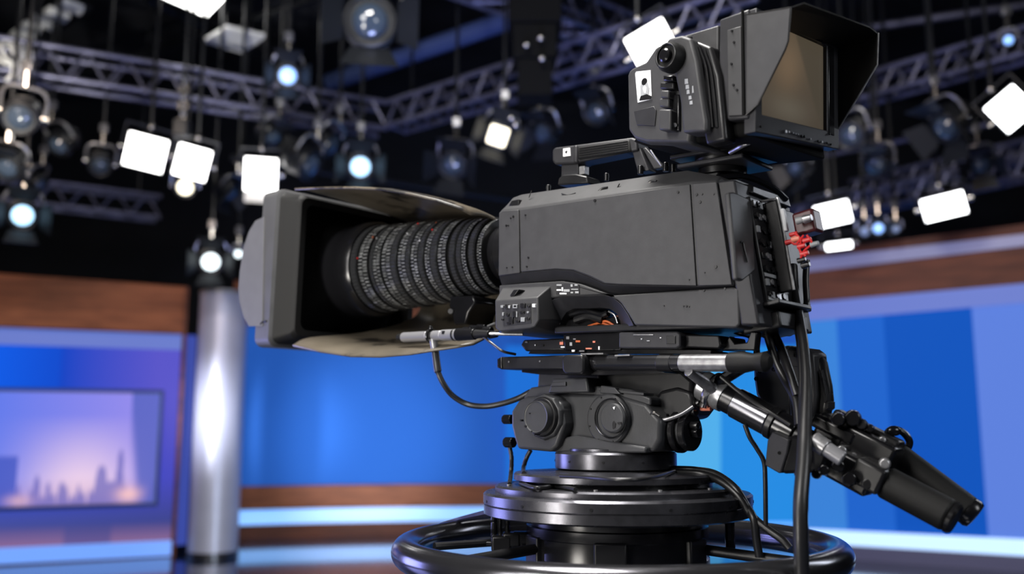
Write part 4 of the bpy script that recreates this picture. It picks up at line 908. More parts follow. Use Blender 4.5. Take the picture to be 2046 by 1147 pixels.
for (px, py, s) in ((1002, 1085, .020), (1022, 1078, .018), (1040, 1075, .016), (1030, 1092, .018), (1012, 1096, .016)):
    q = P(px, py, 1.84); fr = WFrame(q); part('brake_block', box(fr, -s, s, -s, s, -s * .8, s * .8), M['black'], pd, .005)
part('base_skirt', lathe((AX.x, AX.y, 0), (0, 0, 1), [(.05, .36), (.10, .37), (.16, .28), (.20, .19)], 48), M['black'], pd)
for i in range(3):
    a_ = radians(30 + 120 * i); q = AX + Vector((cos(a_), sin(a_), 0)) * .33 + Vector((0, 0, .06)); t_ = Vector((-sin(a_), cos(a_), 0))
    part('wheel', cyl(q - t_ * .02, q + t_ * .02, .06, n=32), M['rubber'], pd, .004)

# ================================================================== PAN BAR AND GRIPS
pb0 = thing('pan_bar', 'thick black pan bar sloping down to the right with two foam grips', 'pan bar', P(1640, 905, 1.60))
PA = P(1408, 772, 1.74); PBb = P(1902, 1034, 1.46); PD = (PBb - PA).normalized(); PL = (PBb - PA).length
def on(px):          # point of the bar axis at this picture column
    lo_, hi_ = 0.0, 1.0
    for _ in range(40):
        m_ = (lo_ + hi_) / 2; q = PA + PD * PL * m_ - CAMP; fw = q.y * cos(TH) + q.z * sin(TH)
        if 1023 + F_PX * q.x / fw < px: lo_ = m_
        else: hi_ = m_
    return PA + PD * PL * lo_
def seg(name, a, b, r, m, r2=None, n=32, bev=.002, **k): return part(name, cyl(on(a), on(b), r, r2, n=n), M[m], pb0, bev, **k)
part('collar', lathe(on(1412), PD, [(-.012, .024), (-.008, .029), (.012, .029), (.018, .027), (.03, .030), (.042, .029)], 32), M['steel'], pb0, label='worn metal collar')
seg('bar_tube', 1425, 1590, .0265, 'gloss')
seg('bar_sleeve', 1470, 1540, .0285, 'ring')
seg('bar_band', 1540, 1553, .0305, 'black')
seg('inner_joint', 1590, 1625, .021, 'black')
seg('silver_joint', 1615, 1636, .0185, 'silver', label='silver joint')
seg('silver_joint', 1640, 1672, .0155, 'silver', label='silver joint')
part('silver_joint', cyl(P(1624, 878, 1.53), P(1652, 897, 1.515), .0150, n=28), M['steel'], pb0, .002, label='silver joint')
part('silver_joint', cyl(P(1650, 896, 1.515), P(1684, 918, 1.50), .0125, n=28), M['silver'], pb0, .002, label='silver joint')
part('joint_ring', lathe(on(1634), PD, [(0, .019), (.003, .022), (.009, .022), (.012, .019)], 32), M['steel'], pb0)
seg('grip', 1766, 1898, .0270, 'rubber', n=40, bev=.006, label='thick black foam grip nearest the viewer')
seg('grip_neck', 1745, 1770, .022, 'gloss')
part('grip_cap', lathe(on(1898), PD, [(0, .0265), (.006, .0265), (.010, .0235), (.010, .018)], 40), M['gloss'], pb0)
G2a = P(1782, 905, 1.60); G2b = P(1938, 1023, 1.52); gd = (G2b - G2a).normalized()
part('grip', cyl(G2a, G2b, .0245, n=40), M['rubber'], pb0, .006, label='black foam grip behind the nearer one')
part('grip_cap', lathe(G2b, gd, [(-.004, .0245), (.004, .0250), (.010, .022), (.011, .015)], 40), M['gloss'], pb0)
# side box under the bar
KF = Frame(P(1560, 905, 1.60), 40, 0)
part('side_box', ppoly(KF, [(1528, 930), (1533, 880), (1543, 862), (1576, 878), (1572, 905), (1560, 944), (1556, 946)], -.005, .05), M['shell2'], pb0, .004, label='charcoal box under the bar')
part('box_screw', cyl(KF.hit(1557, 905, y=-.007), KF.hit(1557, 905, y=.0), .003, n=12), M['button'], pb0)
part('bracket', ppoly(KF, [(1572, 900), (1580, 868), (1630, 878), (1655, 905), (1640, 944), (1560, 947), (1560, 930)], .0, .05), M['gloss'], pb0, .006)
# cluster of clamps between bar and grips
def blob(name, px, py, d_, sx, sy, sz, m, yaw=40, tilt=30, bev=.006, **k):
    fr = Frame(P(px, py, d_), yaw, 0); X = (PD * cos(radians(tilt - 30)) + Vector((0, 0, 1)) * sin(radians(tilt - 30))).normalized()
    Z = (Vector((0, 0, 1)) - X * X.z).normalized(); fr = WFrame(P(px, py, d_), X, Z.cross(X), Z)
    return part(name, box(fr, -sx, sx, -sy, sy, -sz, sz), M[m], pb0, bev, 3, **k)
blob('clamp_body', 1690, 880, 1.60, .050, .026, .030, 'black')
blob('clamp_body', 1735, 905, 1.57, .045, .028, .032, 'gloss')
blob('clamp_plate', 1672, 858, 1.60, .040, .024, .012, 'gloss')
blob('clamp_jaw', 1700, 940, 1.55, .042, .024, .026, 'gloss')
blob('clamp_jaw', 1740, 950, 1.53, .026, .026, .022, 'black')
blob('clamp_plate', 1745, 868, 1.60, .050, .020, .012, 'black')
blob('lever_base', 1690, 842, 1.61, .022, .018, .014, 'black')
for (px, py, r, mm) in ((1668, 838, .013, 'gloss'), (1697, 836, .015, 'gloss'), (1715, 848, .010, 'black'), (1731, 856, .008, 'gloss'), (1668, 930, .012, 'gloss'), (1690, 955, .013, 'gloss'), (1725, 966, .010, 'black'), (1760, 962, .012, 'gloss'), (1640, 938, .010, 'gloss'), (1755, 880, .008, 'steel'), (1720, 890, .012, 'gloss'), (1760, 926, .010, 'steel'), (1675, 900, .010, 'steel'), (1700, 910, .007, 'steel'), (1590, 945, .008, 'gloss'), (1625, 946, .009, 'gloss')):
    q = P(px, py, 1.53 if py > 925 else 1.58); u_ = basis(PD)[0]
    part('clamp_knob', cyl(q - u_ * .008 + Vector((0, -.01, 0)), q + u_ * .006 + Vector((0, -.02, 0)), r, r * .85, n=14), M[mm], pb0, .002)
# loop shaped thumb lever above the grips
part('thumb_lever', tube([P(1770, 880, 1.60), P(1776, 862, 1.60), P(1790, 858, 1.60), P(1806, 866, 1.60), P(1817, 882, 1.60), P(1812, 896, 1.60), P(1798, 890, 1.60)], .0062, 10), M['gloss'], pb0)
part('thumb_rocker', sphere(P(1786, 861, 1.59), .010, sc=(1.3, .8, .9)), M['gloss'], pb0)
part('grip_arm', cyl(P(1700, 862, 1.61), P(1790, 908, 1.60), .014, .022, n=20), M['black'], pb0, .002)
# link to the rail: metal clamp arms
part('link_arm', cyl(B.hit(1375, 742, y=.01), on(1440), .009, .012, n=20), M['steel'], pb0, .001)
part('link_arm', tube([on(1432) + Vector((0, -.02, .02)), P(1455, 752, 1.70), P(1490, 730, 1.69)], .011, 10), M['gloss'], pb0)
part('clamp_loop', torus(on(1425), .031, .006, 40, 10, PD), M['chrome'], pb0)
part('clamp_bolt', cyl(P(1402, 812, 1.72), P(1420, 772, 1.70), .006, n=12), M['chrome'], pb0, .001)
part('bar_wire', tube([P(1440, 752, 1.68), P(1480, 785, 1.66), P(1530, 818, 1.64), P(1580, 850, 1.60)], .004, 10), M['cable'], pb0)

# ================================================================== ZOOM CONTROL BOX
ZF = Frame(P(1580, 770, 1.72), 30, 0)
zd = thing('zoom_drive_unit', 'dark rounded box with a grey side panel hanging behind the cables', 'control unit', P(1580, 840, 1.72))
part('case', ppoly(ZF, [(1503, 755), (1502, 720), (1512, 704), (1566, 690), (1580, 694), (1584, 800), (1575, 836), (1548, 828), (1522, 815), (1508, 790)], -.01, .05), M['head'], zd, .010)
part('case_half', ppoly(ZF, [(1578, 836), (1568, 700), (1574, 692), (1610, 697), (1622, 706), (1628, 790), (1622, 838), (1600, 843)], -.016, .025), M['shell2'], zd, .008)
part('grey_panel', ppoly(ZF, [(1578, 760), (1570, 700), (1606, 704), (1611, 762)], -.0175, -.012), M['shell'], zd, .001, label='lighter grey panel')
part('right_shoulder', ppoly(ZF, [(1618, 712), (1632, 708), (1642, 722), (1652, 770), (1655, 800), (1648, 838), (1626, 826)], .0, .02), M['black'], zd, .008)
for k in range(4):
    part('panel_slot', ppoly(ZF, [(1585 + 5 * k, 713), (1585 + 5 * k, 707), (1588 + 5 * k, 707), (1588 + 5 * k, 713)], -.019, -.016), M['button'], zd)
part('panel_groove', ppoly(ZF, [(1578, 732), (1578, 731), (1606, 733), (1606, 735)], -.019, -.016), M['button'], zd)
for k in range(5):
    part('cooling_fin', ppoly(ZF, [(1634 + 3.5 * k, 742 + 16 * k), (1640 + 3.5 * k, 738 + 16 * k), (1645 + 2.2 * k, 760 + 14 * k), (1640 + 2.2 * k, 764 + 14 * k)], -.004, .015), M['shell2'], zd, .001)
for (px, py) in ((1516, 728), (1518, 742), (1512, 757), (1547, 738)):
    q = ZF.hit(px, py, y=-.011); part('knob', cyl(q - ZF.Y * .004, q + ZF.Y * .004, .004, n=12), M['gloss'], zd, .001)

# ================================================================== CABLES
def cable(pts, r, label, m='cable', k=12, group=None, name='cable', wob=0.0):
    mid = pts[len(pts) // 2]
    return part(name, tube(pts, r, 14, k, wob=wob), M[m], None, loc=mid, cat='cable', label=label, group='cables around the camera and pedestal')
cable([P(1584, 530, 1.72), P(1587, 575, 1.70), P(1596, 630, 1.66), P(1606, 690, 1.62), P(1611, 760, 1.58), P(1609, 840, 1.54), P(1606, 920, 1.50), P(1600, 1000, 1.47), P(1600, 1070, 1.46), P(1602, 1150, 1.46), P(1602, 1300, 1.46), P(1600, 1700, 1.46), P(1598, 2210, 1.46)],
      lambda t: .0085 if t < .3 else min(.0118, .0085 + (t - .3) * .02), 'thickest black cable running straight down in front of the pan bar')
cable([P(1578, 560, 1.74), P(1586, 620, 1.70), P(1597, 690, 1.64), P(1601, 760, 1.60), P(1600, 850, 1.56), P(1598, 930, 1.54)], .0052, 'thin black cable running beside the thickest vertical cable')
cable([P(1598, 640, 1.66), P(1604, 672, 1.645), P(1611, 706, 1.625)], .0062, 'bare braided silver cable section under the red plugs', 'steel')
vp = thing('cable_plug', 'silver multi pin plug hanging from the back of the camera', 'plug', P(1520, 640, 1.70))
for (a_, b_, r, mm) in (((1503, 585, 1.72), (1508, 600, 1.71), .009, 'gloss'), ((1506, 596, 1.71), (1514, 618, 1.70), .0115, 'silver'), ((1514, 618, 1.70), (1517, 626, 1.70), .0125, 'steel'), ((1517, 626, 1.70), (1524, 645, 1.69), .0105, 'silver'), ((1524, 645, 1.69), (1534, 672, 1.68), .0095, 'gloss')):
    part('plug_section', cyl(P(*a_), P(*b_), r, n=24), M[mm], vp, .0015)
part('plug_band', cyl(P(1514, 617, 1.70), P(1515, 620, 1.70), .0130, n=24), M['red'], vp, label='thin red band')
cable([P(1533, 668, 1.68), P(1543, 700, 1.665), P(1556, 735, 1.65), P(1572, 765, 1.63), P(1590, 800, 1.60), P(1596, 850, 1.575)], .0075, 'black cable leading from the silver plug down across the dark box')
vp2 = thing('cable_plug', 'slim pale plug just right of the larger silver plug', 'plug', P(1520, 590, 1.72))
for (a_, b_, r, mm) in (((1509, 548, 1.74), (1514, 572, 1.73), .007, 'button_light'), ((1514, 572, 1.73), (1520, 592, 1.72), .0085, 'steel'), ((1520, 592, 1.72), (1527, 615, 1.71), .0075, 'button_light'), ((1527, 615, 1.71), (1533, 640, 1.70), .006, 'gloss')):
    part('plug_section', cyl(P(*a_), P(*b_), r, n=20), M[mm], vp2, .001)
cable([P(1532, 636, 1.70), P(1545, 665, 1.69), P(1562, 700, 1.66), P(1578, 745, 1.62), P(1592, 790, 1.60)], .0080, 'black cable leading from the slim pale plug to the vertical cables')
cable([P(1560, 596, 1.78), P(1575, 610, 1.75), P(1588, 628, 1.70), P(1596, 640, 1.68)], .010, 'short thick black cable bent from the rear foot of the camera to the vertical cables')
cable([P(1612, 520, 1.72), P(1610, 560, 1.71), P(1612, 600, 1.70), P(1610, 612, 1.69)], .006, 'short black cable hanging straight down from the red plugs')
cable([P(1343, 938, 1.80), P(1390, 940, 1.78), P(1430, 948, 1.75), P(1468, 975, 1.71), P(1492, 1012, 1.69), P(1507, 1040, 1.67), P(1511, 1075, 1.67), P(1517, 1112, 1.67)], .0075, 'black cable arching off the pedestal discs and dropping inside the steering ring')
cable([P(1343, 944, 1.78), P(1400, 947, 1.765), P(1440, 962, 1.73), P(1474, 990, 1.70), P(1500, 1028, 1.68), P(1530, 1055, 1.66), P(1562, 1078, 1.64), P(1578, 1096, 1.63)], .0072, 'black cable arching off the pedestal discs toward the right end of the steering ring')
cable([P(1488, 848, 1.665), P(1498, 874, 1.66), P(1512, 896, 1.66), P(1526, 922, 1.66), P(1529, 960, 1.66), P(1530, 1050, 1.66)], .0042, 'thin black cable dropping from the side box to the steering ring')
cable([hh(1018, 890, -.07), hh(1022, 915, -.07), hh(1021, 945, -.07), P(1018, 968, 1.87)], .0048, 'thin black cable dropping from the left lock knob to the pedestal discs', wob=.06)
cable([hh(1060, 900, -.05), hh(1052, 915, -.05), hh(1046, 935, -.05), P(1047, 946, 1.80)], .0048, 'thin black cable beside the left edge of the swivel base')
cable([zp(1350, 941, 1.0135), zp(1300, 955, 1.0135), zp(1240, 959, 1.0125), zp(1170, 954, 1.0125), zp(1120, 951, 1.0120)], .0035, 'thin dark cable lying on the top disc around the swivel base')
cable([zp(1040, 966, .988), zp(1070, 975, .988), zp(1110, 972, .988), zp(1150, 978, .988)], .004, 'short black cable lying on the middle disc at the left')
cable([B.hit(1440, 640, y=.2), P(1470, 662, 1.74), P(1500, 672, 1.72), P(1512, 700, 1.70), P(1506, 730, 1.70)], .006, 'black cable under the back corner of the camera next to the round tube end')
# ================================================================== LIGHTING GRID
M['panel'] = mat('led_panel_white', (0.9, 0.9, 0.9), 0.4, emit=(1.0, 0.985, 0.96), estr=7.0)
M['panel_cool'] = mat('led_panel_cool_white', (0.9, 0.9, 0.9), 0.4, emit=(0.96, 0.98, 1.0), estr=7.0)
M['beam_blue'] = mat('blue_lamp_lens', (0.6, 0.7, 0.9), 0.3, emit=(0.16, 0.42, 1.0), estr=1.5)
M['beam_cool'] = mat('cool_lamp_lens', (0.6, 0.7, 0.9), 0.3, emit=(0.42, 0.74, 1.0), estr=2.2)
M['beam_white'] = mat('white_lamp_lens', (0.8, 0.9, 0.9), 0.3, emit=(0.85, 0.97, 1.0), estr=2.5)
M['beam_warm'] = mat('warm_lamp_lens', (0.9, 0.8, 0.6), 0.3, emit=(1.0, 0.92, 0.70), estr=3.2)
M['beam_dim'] = mat('dim_lamp_lens', (0.3, 0.4, 0.6), 0.2, emit=(0.30, 0.40, 0.70), estr=0.35)
M['lamp_glass'] = mat('unlit_lamp_glass', (0.05, 0.07, 0.10), 0.08, coat=1.0)
CEIL = 5.6
def lampframe(px, py, d, roll, down=12, yaw=0):
    c = P(px, py, d); to = (CAMP - c); to.z *= 0.4; to.normalize()
    n = Matrix.Rotation(radians(yaw), 3, 'Z') @ to
    n = (n + Vector((0, 0, -tan(radians(down))))).normalized()        # the way the lamp faces
    Y = -n; X = Y.cross(Vector((0, 0, 1))).normalized(); Z = X.cross(Y)
    R = Matrix.Rotation(radians(-roll), 3, Y)
    return WFrame(c, R @ X, Y, R @ Z), c
def hanger(par, c, top, r=.014, off=.0):
    part('hanging_rod', cyl(c, (c.x, c.y, top), r, n=10), M['fixture'], par)
    part('clamp', cyl((c.x - .03, c.y, top - .02), (c.x + .03, c.y, top - .02), .035, n=14), M['steel'], par, .004)
def led_panel(px, py, wp, hp_, roll, d, label, m='panel', top=CEIL, cells=True, yaw=0, flap=False, down=12, body=.09):
    fr, c = lampframe(px, py, d, roll, down, yaw); w = wp * .93 * d / F_PX / 2; h = hp_ * .92 * d / F_PX / 2
    t = thing('led_panel_light', label, 'studio light', c, 'bright led panels on the lighting grid')
    part('housing', box(fr, -w - .012, w + .012, .004, body, -h - .012, h + .012), M['fixture'], t, .008)
    part('diffuser', box(fr, -w, w, -.004, .006, -h, h), M[m], t, .006, label='glowing white front')
    for s in (-1, 1):
        part('yoke_arm', cyl(fr.w(s * (w + .035), .05, 0), fr.w(s * (w + .035), .05, h + .07), .010, n=8), M['fixture'], t)
        part('yoke_knob', cyl(fr.w(s * (w + .012), .05, 0), fr.w(s * (w + .055), .05, 0), .022, n=12), M['chrome'], t)
    part('yoke_bar', cyl(fr.w(-w - .035, .05, h + .07), fr.w(w + .035, .05, h + .07), .010, n=8), M['fixture'], t)
    q = fr.w(0, .05, h + .07); part('yoke_bolt', sphere(q, .03), M['chrome'], t)
    hanger(t, q, top)
    if flap:
        q0 = fr.w(-w * .95, 0, -h); q1 = fr.w(w * .95, 0, -h); o_ = -fr.Z * h * .65 - fr.Y * .10
        part('barn_door', loft([[q0, q1, q1 + o_, q0 + o_], [q + fr.Y * .006 for q in (q0, q1, q1 + o_, q0 + o_)]]), mat('white_barn_door', (.75, .73, .70), .5), t, label='pale lower barn door')
    return t
def spotlight(px, py, rp, d, label, m='beam_cool', top=CEIL, doors=4, yaw=0, down=15, roll=0, square=False, length=1.9, clear=True):
    fr, c = lampframe(px, py, d, roll, down, yaw); r = rp * d / F_PX
    t = thing('spotlight', label, 'spotlight', c, 'unlit spotlights on the lighting grid' if m == 'lamp_glass' else 'lit spotlights on the lighting grid'); R = r * 1.45; L = R * length
    part('can', lathe(fr.w(0, -.01, 0), fr.Y, [(0, R * 1.02), (.01, R * 1.06), (.02, R), (L * .55, R), (L * .56, R * 1.05), (L * .62, R * 1.05), (L * .63, R * .92), (L * .9, R * .85), (L, R * .5)], 28), M['fixture'], t)
    part('front_ring', torus(fr.w(0, -.012, 0), R * .93, R * .10, 32, 8, fr.Y), M['fixture'], t)
    if square: part('lens', box(fr, -r, r, -.022, -.012, -r, r), M[m], t, r * .25)
    else: part('lens', lathe(fr.w(0, -.012, 0), fr.Y, [(-.03 * (r / .06), r * .35), (-.018 * (r / .06), r * .8), (0, r)], 28), M[m], t)
    for k in range(doors):
        a = k * pi / 2; u = fr.X * cos(a) + fr.Z * sin(a); v = -fr.X * sin(a) + fr.Z * cos(a)
        h0 = fr.w(0, -.015, 0) + u * R * 1.02; o_ = u * R * .75 - fr.Y * R * .95
        if k == 1: o_ = u * R * 1.0 - fr.Y * R * .6
        q = [h0 - v * R * .75, h0 + v * R * .75, h0 + v * R * 1.1 + o_, h0 - v * R * 1.1 + o_]
        part('barn_door', loft([q, [p + fr.Y * .005 + u * .003 for p in q]]), M['flag'], t)
    for s in (-1, 1):
        part('yoke_arm', tube([fr.w(s * R * 1.15, L * .35, 0), fr.w(s * R * 1.2, L * .35, R * 1.1), fr.w(s * R * .8, L * .35, R * 1.6), fr.w(0, L * .35, R * 1.65)], .012, 8, 4), M['steel'], t)
        part('yoke_knob', cyl(fr.w(s * R * 1.0, L * .35, 0), fr.w(s * R * 1.35, L * .35, 0), R * .22, n=12), M['chrome'], t)
    q = fr.w(0, L * .35, R * 1.65); part('spigot', cyl(q, q + Vector((0, 0, .10)), .022, n=10), M['chrome'], t)
    part('c_clamp', box(WFrame(q + Vector((0, 0, .12))), -.03, .03, -.02, .02, -.02, .05), M['steel'], t, .006)
    hanger(t, q, top)
    return t
led_panel(291, 305, 80, 72, -9, 7.0, 'square bright led panel, left one of the tilted pair below the long truss')
led_panel(384, 325, 68, 68, -11, 7.0, 'square bright led panel, right one of the tilted pair below the long truss')
led_panel(521, 349, 67, 71, 0, 7.2, 'upright bright led panel with a pale lower flap, above the lens hood corner', flap=True)
led_panel(1303, 92, 90, 84, 27, 5.6, 'big glowing led panel half hidden behind the viewfinder')
led_panel(2019, 218, 72, 74, 36, 6.2, 'diamond tilted led panel cut by the right edge of the picture', 'panel_cool')
led_panel(1664, 428, 70, 50, 10, 7.2, 'small bright led panel right behind the red plugs of the camera', 'panel_cool', down=30)
led_panel(1886, 413, 84, 52, 10, 7.0, 'bright led panel hanging alone over the right set wall', 'panel_cool', down=30)
led_panel(1676, 491, 52, 15, 4, 7.8, 'slim low led panel just above the walnut header on the right', 'panel_cool', down=20)
spotlight(370, 374, 15, 7.3, 'small warm lit spotlight just below the tilted pair of led panels', 'beam_warm', doors=0)
spotlight(575, 151, 17, 6.6, 'blue lit spotlight above the corner of the trusses', 'beam_blue')
spotlight(720, 333, 19, 7.2, 'blue white spotlight right above the lens barrel', 'beam_cool')
spotlight(45, 430, 20, 6.8, 'blue white spotlight with a barn door below it at the far left', 'beam_cool')
spotlight(421, 523, 17, 7.6, 'round white spotlight directly above the silver column', 'beam_white')
spotlight(476, 507, 7, 8.2, 'tiny white spotlight touching the left edge of the grey hood flap', 'beam_white', doors=0)
spotlight(995, 271, 19, 6.6, 'warm square fronted spotlight just left of the camera handle', 'beam_warm', square=True, roll=-18)
spotlight(1755, 456, 10, 7.6, 'small dim blue spotlight between the two bright panels on the right', 'beam_blue', doors=2)
spotlight(1728, 462, 9, 7.8, 'small violet blue lamp left of the dim blue spotlight', 'beam_dim', doors=2)
spotlight(1790, 457, 7, 7.8, 'tiny blue lamp right of the dim blue spotlight', 'beam_dim', doors=0)
spotlight(740, 42, 36, 5.2, 'large unlit spotlight with a dark glassy lens at the top', 'lamp_glass', doors=4, down=5)
spotlight(2015, 80, 9, 6.4, 'small blue lamp above the diamond tilted led panel', 'beam_blue', doors=0)
# unlit spotlights crowding the grid
dark = [(40, 235, 24, 5.6, 'unlit spotlight hanging under the left end of the long truss'), (118, 290, 18, 7.2, 'unlit spotlight right beside the one under the left truss end'),
        (15, 335, 20, 6.1, 'unlit spotlight cut by the left edge of the picture'), (78, 368, 15, 7.9, 'unlit spotlight just above the far left lit one'),
        (620, 330, 22, 7.0, 'unlit spotlight left of the blue white one over the lens'), (660, 290, 18, 7.4, 'unlit spotlight hanging from the trusses corner'),
        (545, 275, 16, 7.4, 'unlit spotlight above the upright led panel'), (905, 330, 20, 7.0, 'unlit spotlight over the middle of the lens barrel'),
        (1190, 225, 18, 7.0, 'unlit spotlight left of the viewfinder under the short truss'), (1085, 265, 18, 6.8, 'unlit spotlight above the front of the handle'),
        (1700, 270, 20, 6.8, 'unlit spotlight right of the viewfinder hood'), (1750, 330, 18, 7.2, 'unlit spotlight lower right of the viewfinder hood'),
        (1890, 255, 24, 6.6, 'unlit spotlight left of the diamond tilted panel'), (1960, 330, 16, 7.2, 'unlit spotlight below the diamond tilted panel'),
        (1590, 335, 16, 7.0, 'unlit spotlight under the viewfinder screen'), (200, 330, 16, 7.3, 'unlit spotlight left of the tilted pair of panels'), (460, 385, 14, 7.6, 'unlit spotlight between the tilted pair and the upright panel')]
random.seed(21)
for (px, py, r, d, lb) in dark:
    spotlight(px, py, r, d, lb, 'lamp_glass', doors=random.choice([0, 2, 4]), yaw=random.uniform(-70, 70), down=random.uniform(10, 50), roll=random.uniform(-20, 20))

# ---- trusses
def truss(a, b, z, size, label, name='lighting_truss', ext0=0.0, ext1=0.0, r=.022, cellk=1.0):
    p0 = ground(*a, z); p1 = ground(*b, z); d = (p1 - p0).normalized(); p0 = p0 - d * ext0; p1 = p1 + d * ext1
    back = Vector((-d.y, d.x, 0)); back = back if back.y > 0 else -back
    t = thing(name, label, 'truss', (p0 + p1) / 2, 'lattice trusses of the lighting grid')
    up_ = Vector((0, 0, size)); bk = back * size
    for o_ in (Vector((0, 0, 0)), bk, up_, up_ + bk):
        part('chord', cyl(p0 + o_, p1 + o_, r, n=12), M['truss'], t)
    L = (p1 - p0).length; n = max(2, int(L / (size * 1.15 * cellk)))
    for i in range(n):
        q0 = p0 + d * L * i / n; q1 = p0 + d * L * (i + 1) / n; qm = (q0 + q1) / 2
        for s_, e_ in ((q0, qm + up_), (qm + up_, q1), (q0 + bk, qm + bk + up_), (q0, q0 + bk), (q0 + bk, q1)):
            part('brace', cyl(s_, e_, r * .55, n=6), M['truss'], t)
    for e_ in (p0 + d * .2, p1 - d * .2):
        q = e_ + bk * .5 + up_; part('hanging_rod', cyl(q, (q.x, q.y, CEIL), .014, n=8), M['fixture'], t)
    return t
truss((0, 137), (730, 250), 3.7, .24, 'long lilac grey lattice truss across the upper left', ext0=1.0, ext1=.2)
truss((772, 252), (1252, 108), 3.7, .22, 'lilac grey lattice truss rising to the right toward the viewfinder', ext0=.0, ext1=.9)
truss((1080, 18), (1232, 74), 4.3, .26, 'short lattice truss crossing the top edge left of the viewfinder', ext0=.8, ext1=.5)
truss((95, 408), (300, 432), 3.2, .22, 'low distant lattice truss at the left above the walnut header', ext0=.4, ext1=.1)
truss((1790, 176), (1985, 122), 3.9, .20, 'blue lit lattice truss at the upper right', ext0=.6, ext1=1.0, r=.026)
truss((1760, 412), (2046, 350), 3.1, .18, 'low blue lit lattice truss over the right set wall', ext0=1.2, ext1=.8, r=.024)
truss((1880, 355), (2046, 318), 3.5, .18, 'middle blue lit lattice truss at the right edge', ext0=1.0, ext1=.8)
# ---- pipes and beams of the grid
def pipe(a, b, z, r, label, m='truss', cat='pipe', name='grid_pipe', e=0.0):
    p0 = ground(*a, z); p1 = ground(*b, z); d = (p1 - p0).normalized(); p0 -= d * e; p1 += d * e
    o = part(name, cyl(p0, p1, r, n=14), M[m], None, loc=(p0 + p1) / 2, cat=cat, label=label, group='pipes of the lighting grid' if cat == 'pipe' else None); return o
pipe((700, 150), (1010, 42), 4.5, .085, 'broad beam coloured blue as if lit, above the rising truss', 'beam', e=.3, name='grid_beam', cat='beam')
pipe((380, 40), (690, 190), 5.0, .035, 'thin pipe sloping down right from the top softbox', 'fixture', e=.5)
pipe((150, 150), (560, 20), 4.8, .035, 'dark pipe rising right at the upper left', 'fixture', e=.5)
pipe((1080, 200), (1250, 10), 5.2, .03, 'dark pipe behind the short top truss', 'fixture', e=.4)
pipe((1700, 60), (2046, 10), 5.0, .04, 'dark pipe along the top right corner', 'truss', e=.5)
pipe((1700, 300), (2046, 235), 4.0, .03, 'thin blue grey pipe right of the viewfinder hood', 'truss', e=.3)
pipe((1560, 420), (1780, 385), 3.3, .028, 'thin blue grey pipe behind the rear of the camera', 'truss', e=.2)
pipe((560, 330), (1000, 395), 3.2, .028, 'dark pipe low behind the lens barrel', 'fixture', e=.4)
# ---- ceiling duct, softbox, reflectors
def slab(name, pxs, z, h, m, par=None, **k):
    pts = [ground(px, py, z) for px, py in pxs]
    return part(name, loft([pts, [p + Vector((0, 0, h)) for p in pts]]), m, par, .004, **k)
c = ground(400, 10, 4.7)
sb = thing('ceiling_softbox', 'large white ceiling softbox cut by the top edge at the left', 'studio light', c)
slab('diffuser', [(413, 34), (447, 0), (400, -40), (322, -6)], 4.7, .02, M['panel'], sb, label='glowing white underside')
slab('case', [(415, 36), (450, 0), (400, -44), (318, -6)], 4.721, .15, M['fixture'], sb)
q = ground(390, -5, 4.87); part('hanging_rod', cyl(q, (q.x, q.y, CEIL), .014, n=8), M['fixture'], sb)
M['ceil_white'] = mat('pale_ceiling_tile', (.85, .85, .82), .6)
tile = thing('reflector_panel', 'pale flat reflector panel hanging below the ceiling softbox', 'reflector', ground(475, 80, 4.5))
slab('board', [(405, 84), (452, 56), (533, 74), (484, 107)], 4.5, .03, M['ceil_white'], tile)
for a_ in ((450, 66), (500, 84)):
    q = ground(*a_, 4.52); part('hanging_rod', cyl(q, (q.x, q.y, CEIL), .012, n=8), M['fixture'], tile)
duct = thing('ceiling_grille', 'pale slotted ceiling grille at the upper left corner', 'grille', ground(70, 65, 4.6))
slab('grille_plate', [(18, 76), (50, 50), (84, 62), (66, 90)], 4.6, .05, M['ceil_white'], duct)
slab('grille_slat', [(58, 44), (70, 37), (112, 52), (104, 64)], 4.6, .05, M['ceil_white'], duct)
slab('grille_slat', [(86, 30), (98, 22), (140, 38), (130, 48)], 4.6, .05, M['ceil_white'], duct)
slab('grille_slat', [(112, 14), (126, 5), (168, 22), (158, 32)], 4.6, .05, M['ceil_white'], duct)
slab('grille_frame', [(10, 84), (120, 0), (185, 20), (70, 100)], 4.66, .05, M['fixture'], duct)
q = ground(90, 48, 4.7); part('hanging_rod', cyl(q, (q.x, q.y, CEIL), .012, n=8), M['fixture'], duct)
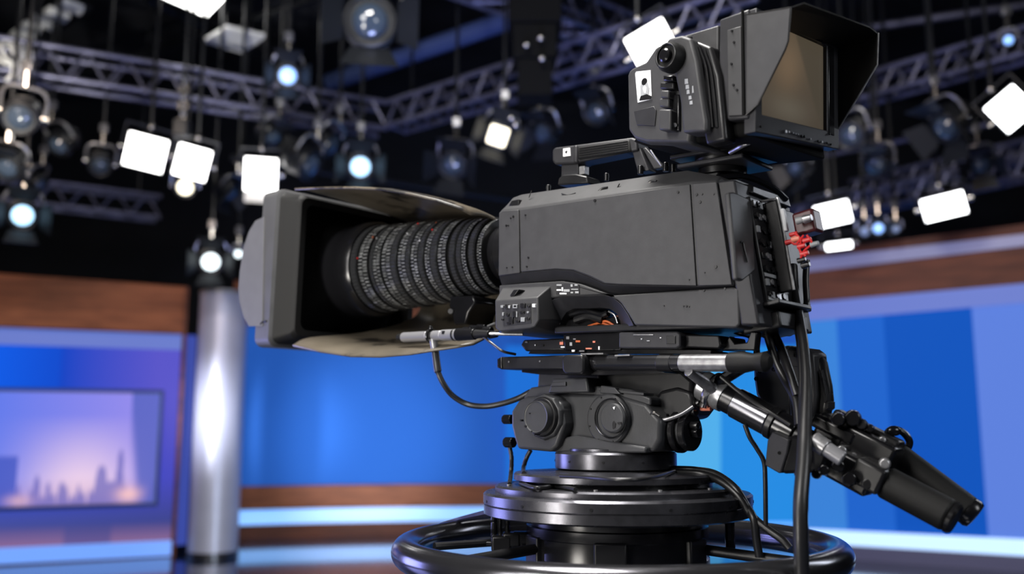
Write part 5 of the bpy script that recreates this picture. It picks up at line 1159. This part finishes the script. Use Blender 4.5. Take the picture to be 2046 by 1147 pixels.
# chain hoist in front of the long truss
hc = P(366, 215, 6.4)
ch = thing('chain_hoist', 'shiny chain hoist hanging in front of the long truss', 'hoist', hc)
for k in range(7):
    q = Vector((hc.x, hc.y, P(366, 160 + 17 * k, 6.4).z)); part('chain_link', torus(q, .030, .012, 16, 6, (0, 1, 0) if k % 2 else (1, 0, 0)), M['chrome'], ch)
part('hoist_body', box(WFrame(Vector((hc.x, hc.y, P(366, 262, 6.4).z))), -.05, .05, -.05, .05, -.05, .07), M['fixture'], ch, .01)
part('hanging_rod', cyl((hc.x, hc.y, P(366, 160, 6.4).z), (hc.x, hc.y, CEIL), .012, n=8), M['fixture'], ch)
# dark hanging column at the top centre
q = P(1068, 120, 6.0)
hcx = thing('hanging_column', 'black telescopic hanging column at the top left of the viewfinder', 'lighting column', q)
for k, (w, z0, z1) in enumerate(((.17, P(1068, 60, 6.0).z, CEIL), (.14, P(1068, 130, 6.0).z, P(1068, 60, 6.0).z), (.11, P(1068, 205, 6.0).z, P(1068, 130, 6.0).z))):
    part('column_stage', box(WFrame((q.x, q.y, 0)), -w, w, -w, w, z0, z1), M['matte'], hcx, .01)
for (px, py) in ((1080, 76), (1083, 117), (1052, 90), (1022, 236), (1030, 250)):  # last two beads are added stand-ins for small blurred lights
    r_ = .022; part('chrome_bead', sphere(P(px, py, 5.8), r_), M['chrome'], hcx)

# pale loops added to stand in for a clump of small bright lights
cq = P(34, 108, 6.3)
cc_ = thing('bright_clump_coil', 'pale coil shape added for a bright lamp clump at the left end of the long truss', 'bright clump stand-in', cq)
for k in range(5):
    part('coil_loop', torus(cq + Vector((.035 * k - .08, .01 * k, .012 * (k % 3))), .07 + .008 * (k % 2), .013, 24, 8, (1, .35 * (k - 2), .25)), M['ceil_white'], cc_)
for k in range(3):
    part('coil_tail', tube([cq + Vector((.05 * k - .05, 0, -.04)), cq + Vector((.05 * k - .03, .02, -.12)), cq + Vector((.05 * k - .06, 0, -.19))], .011, 8, 5), M['ceil_white'], cc_)
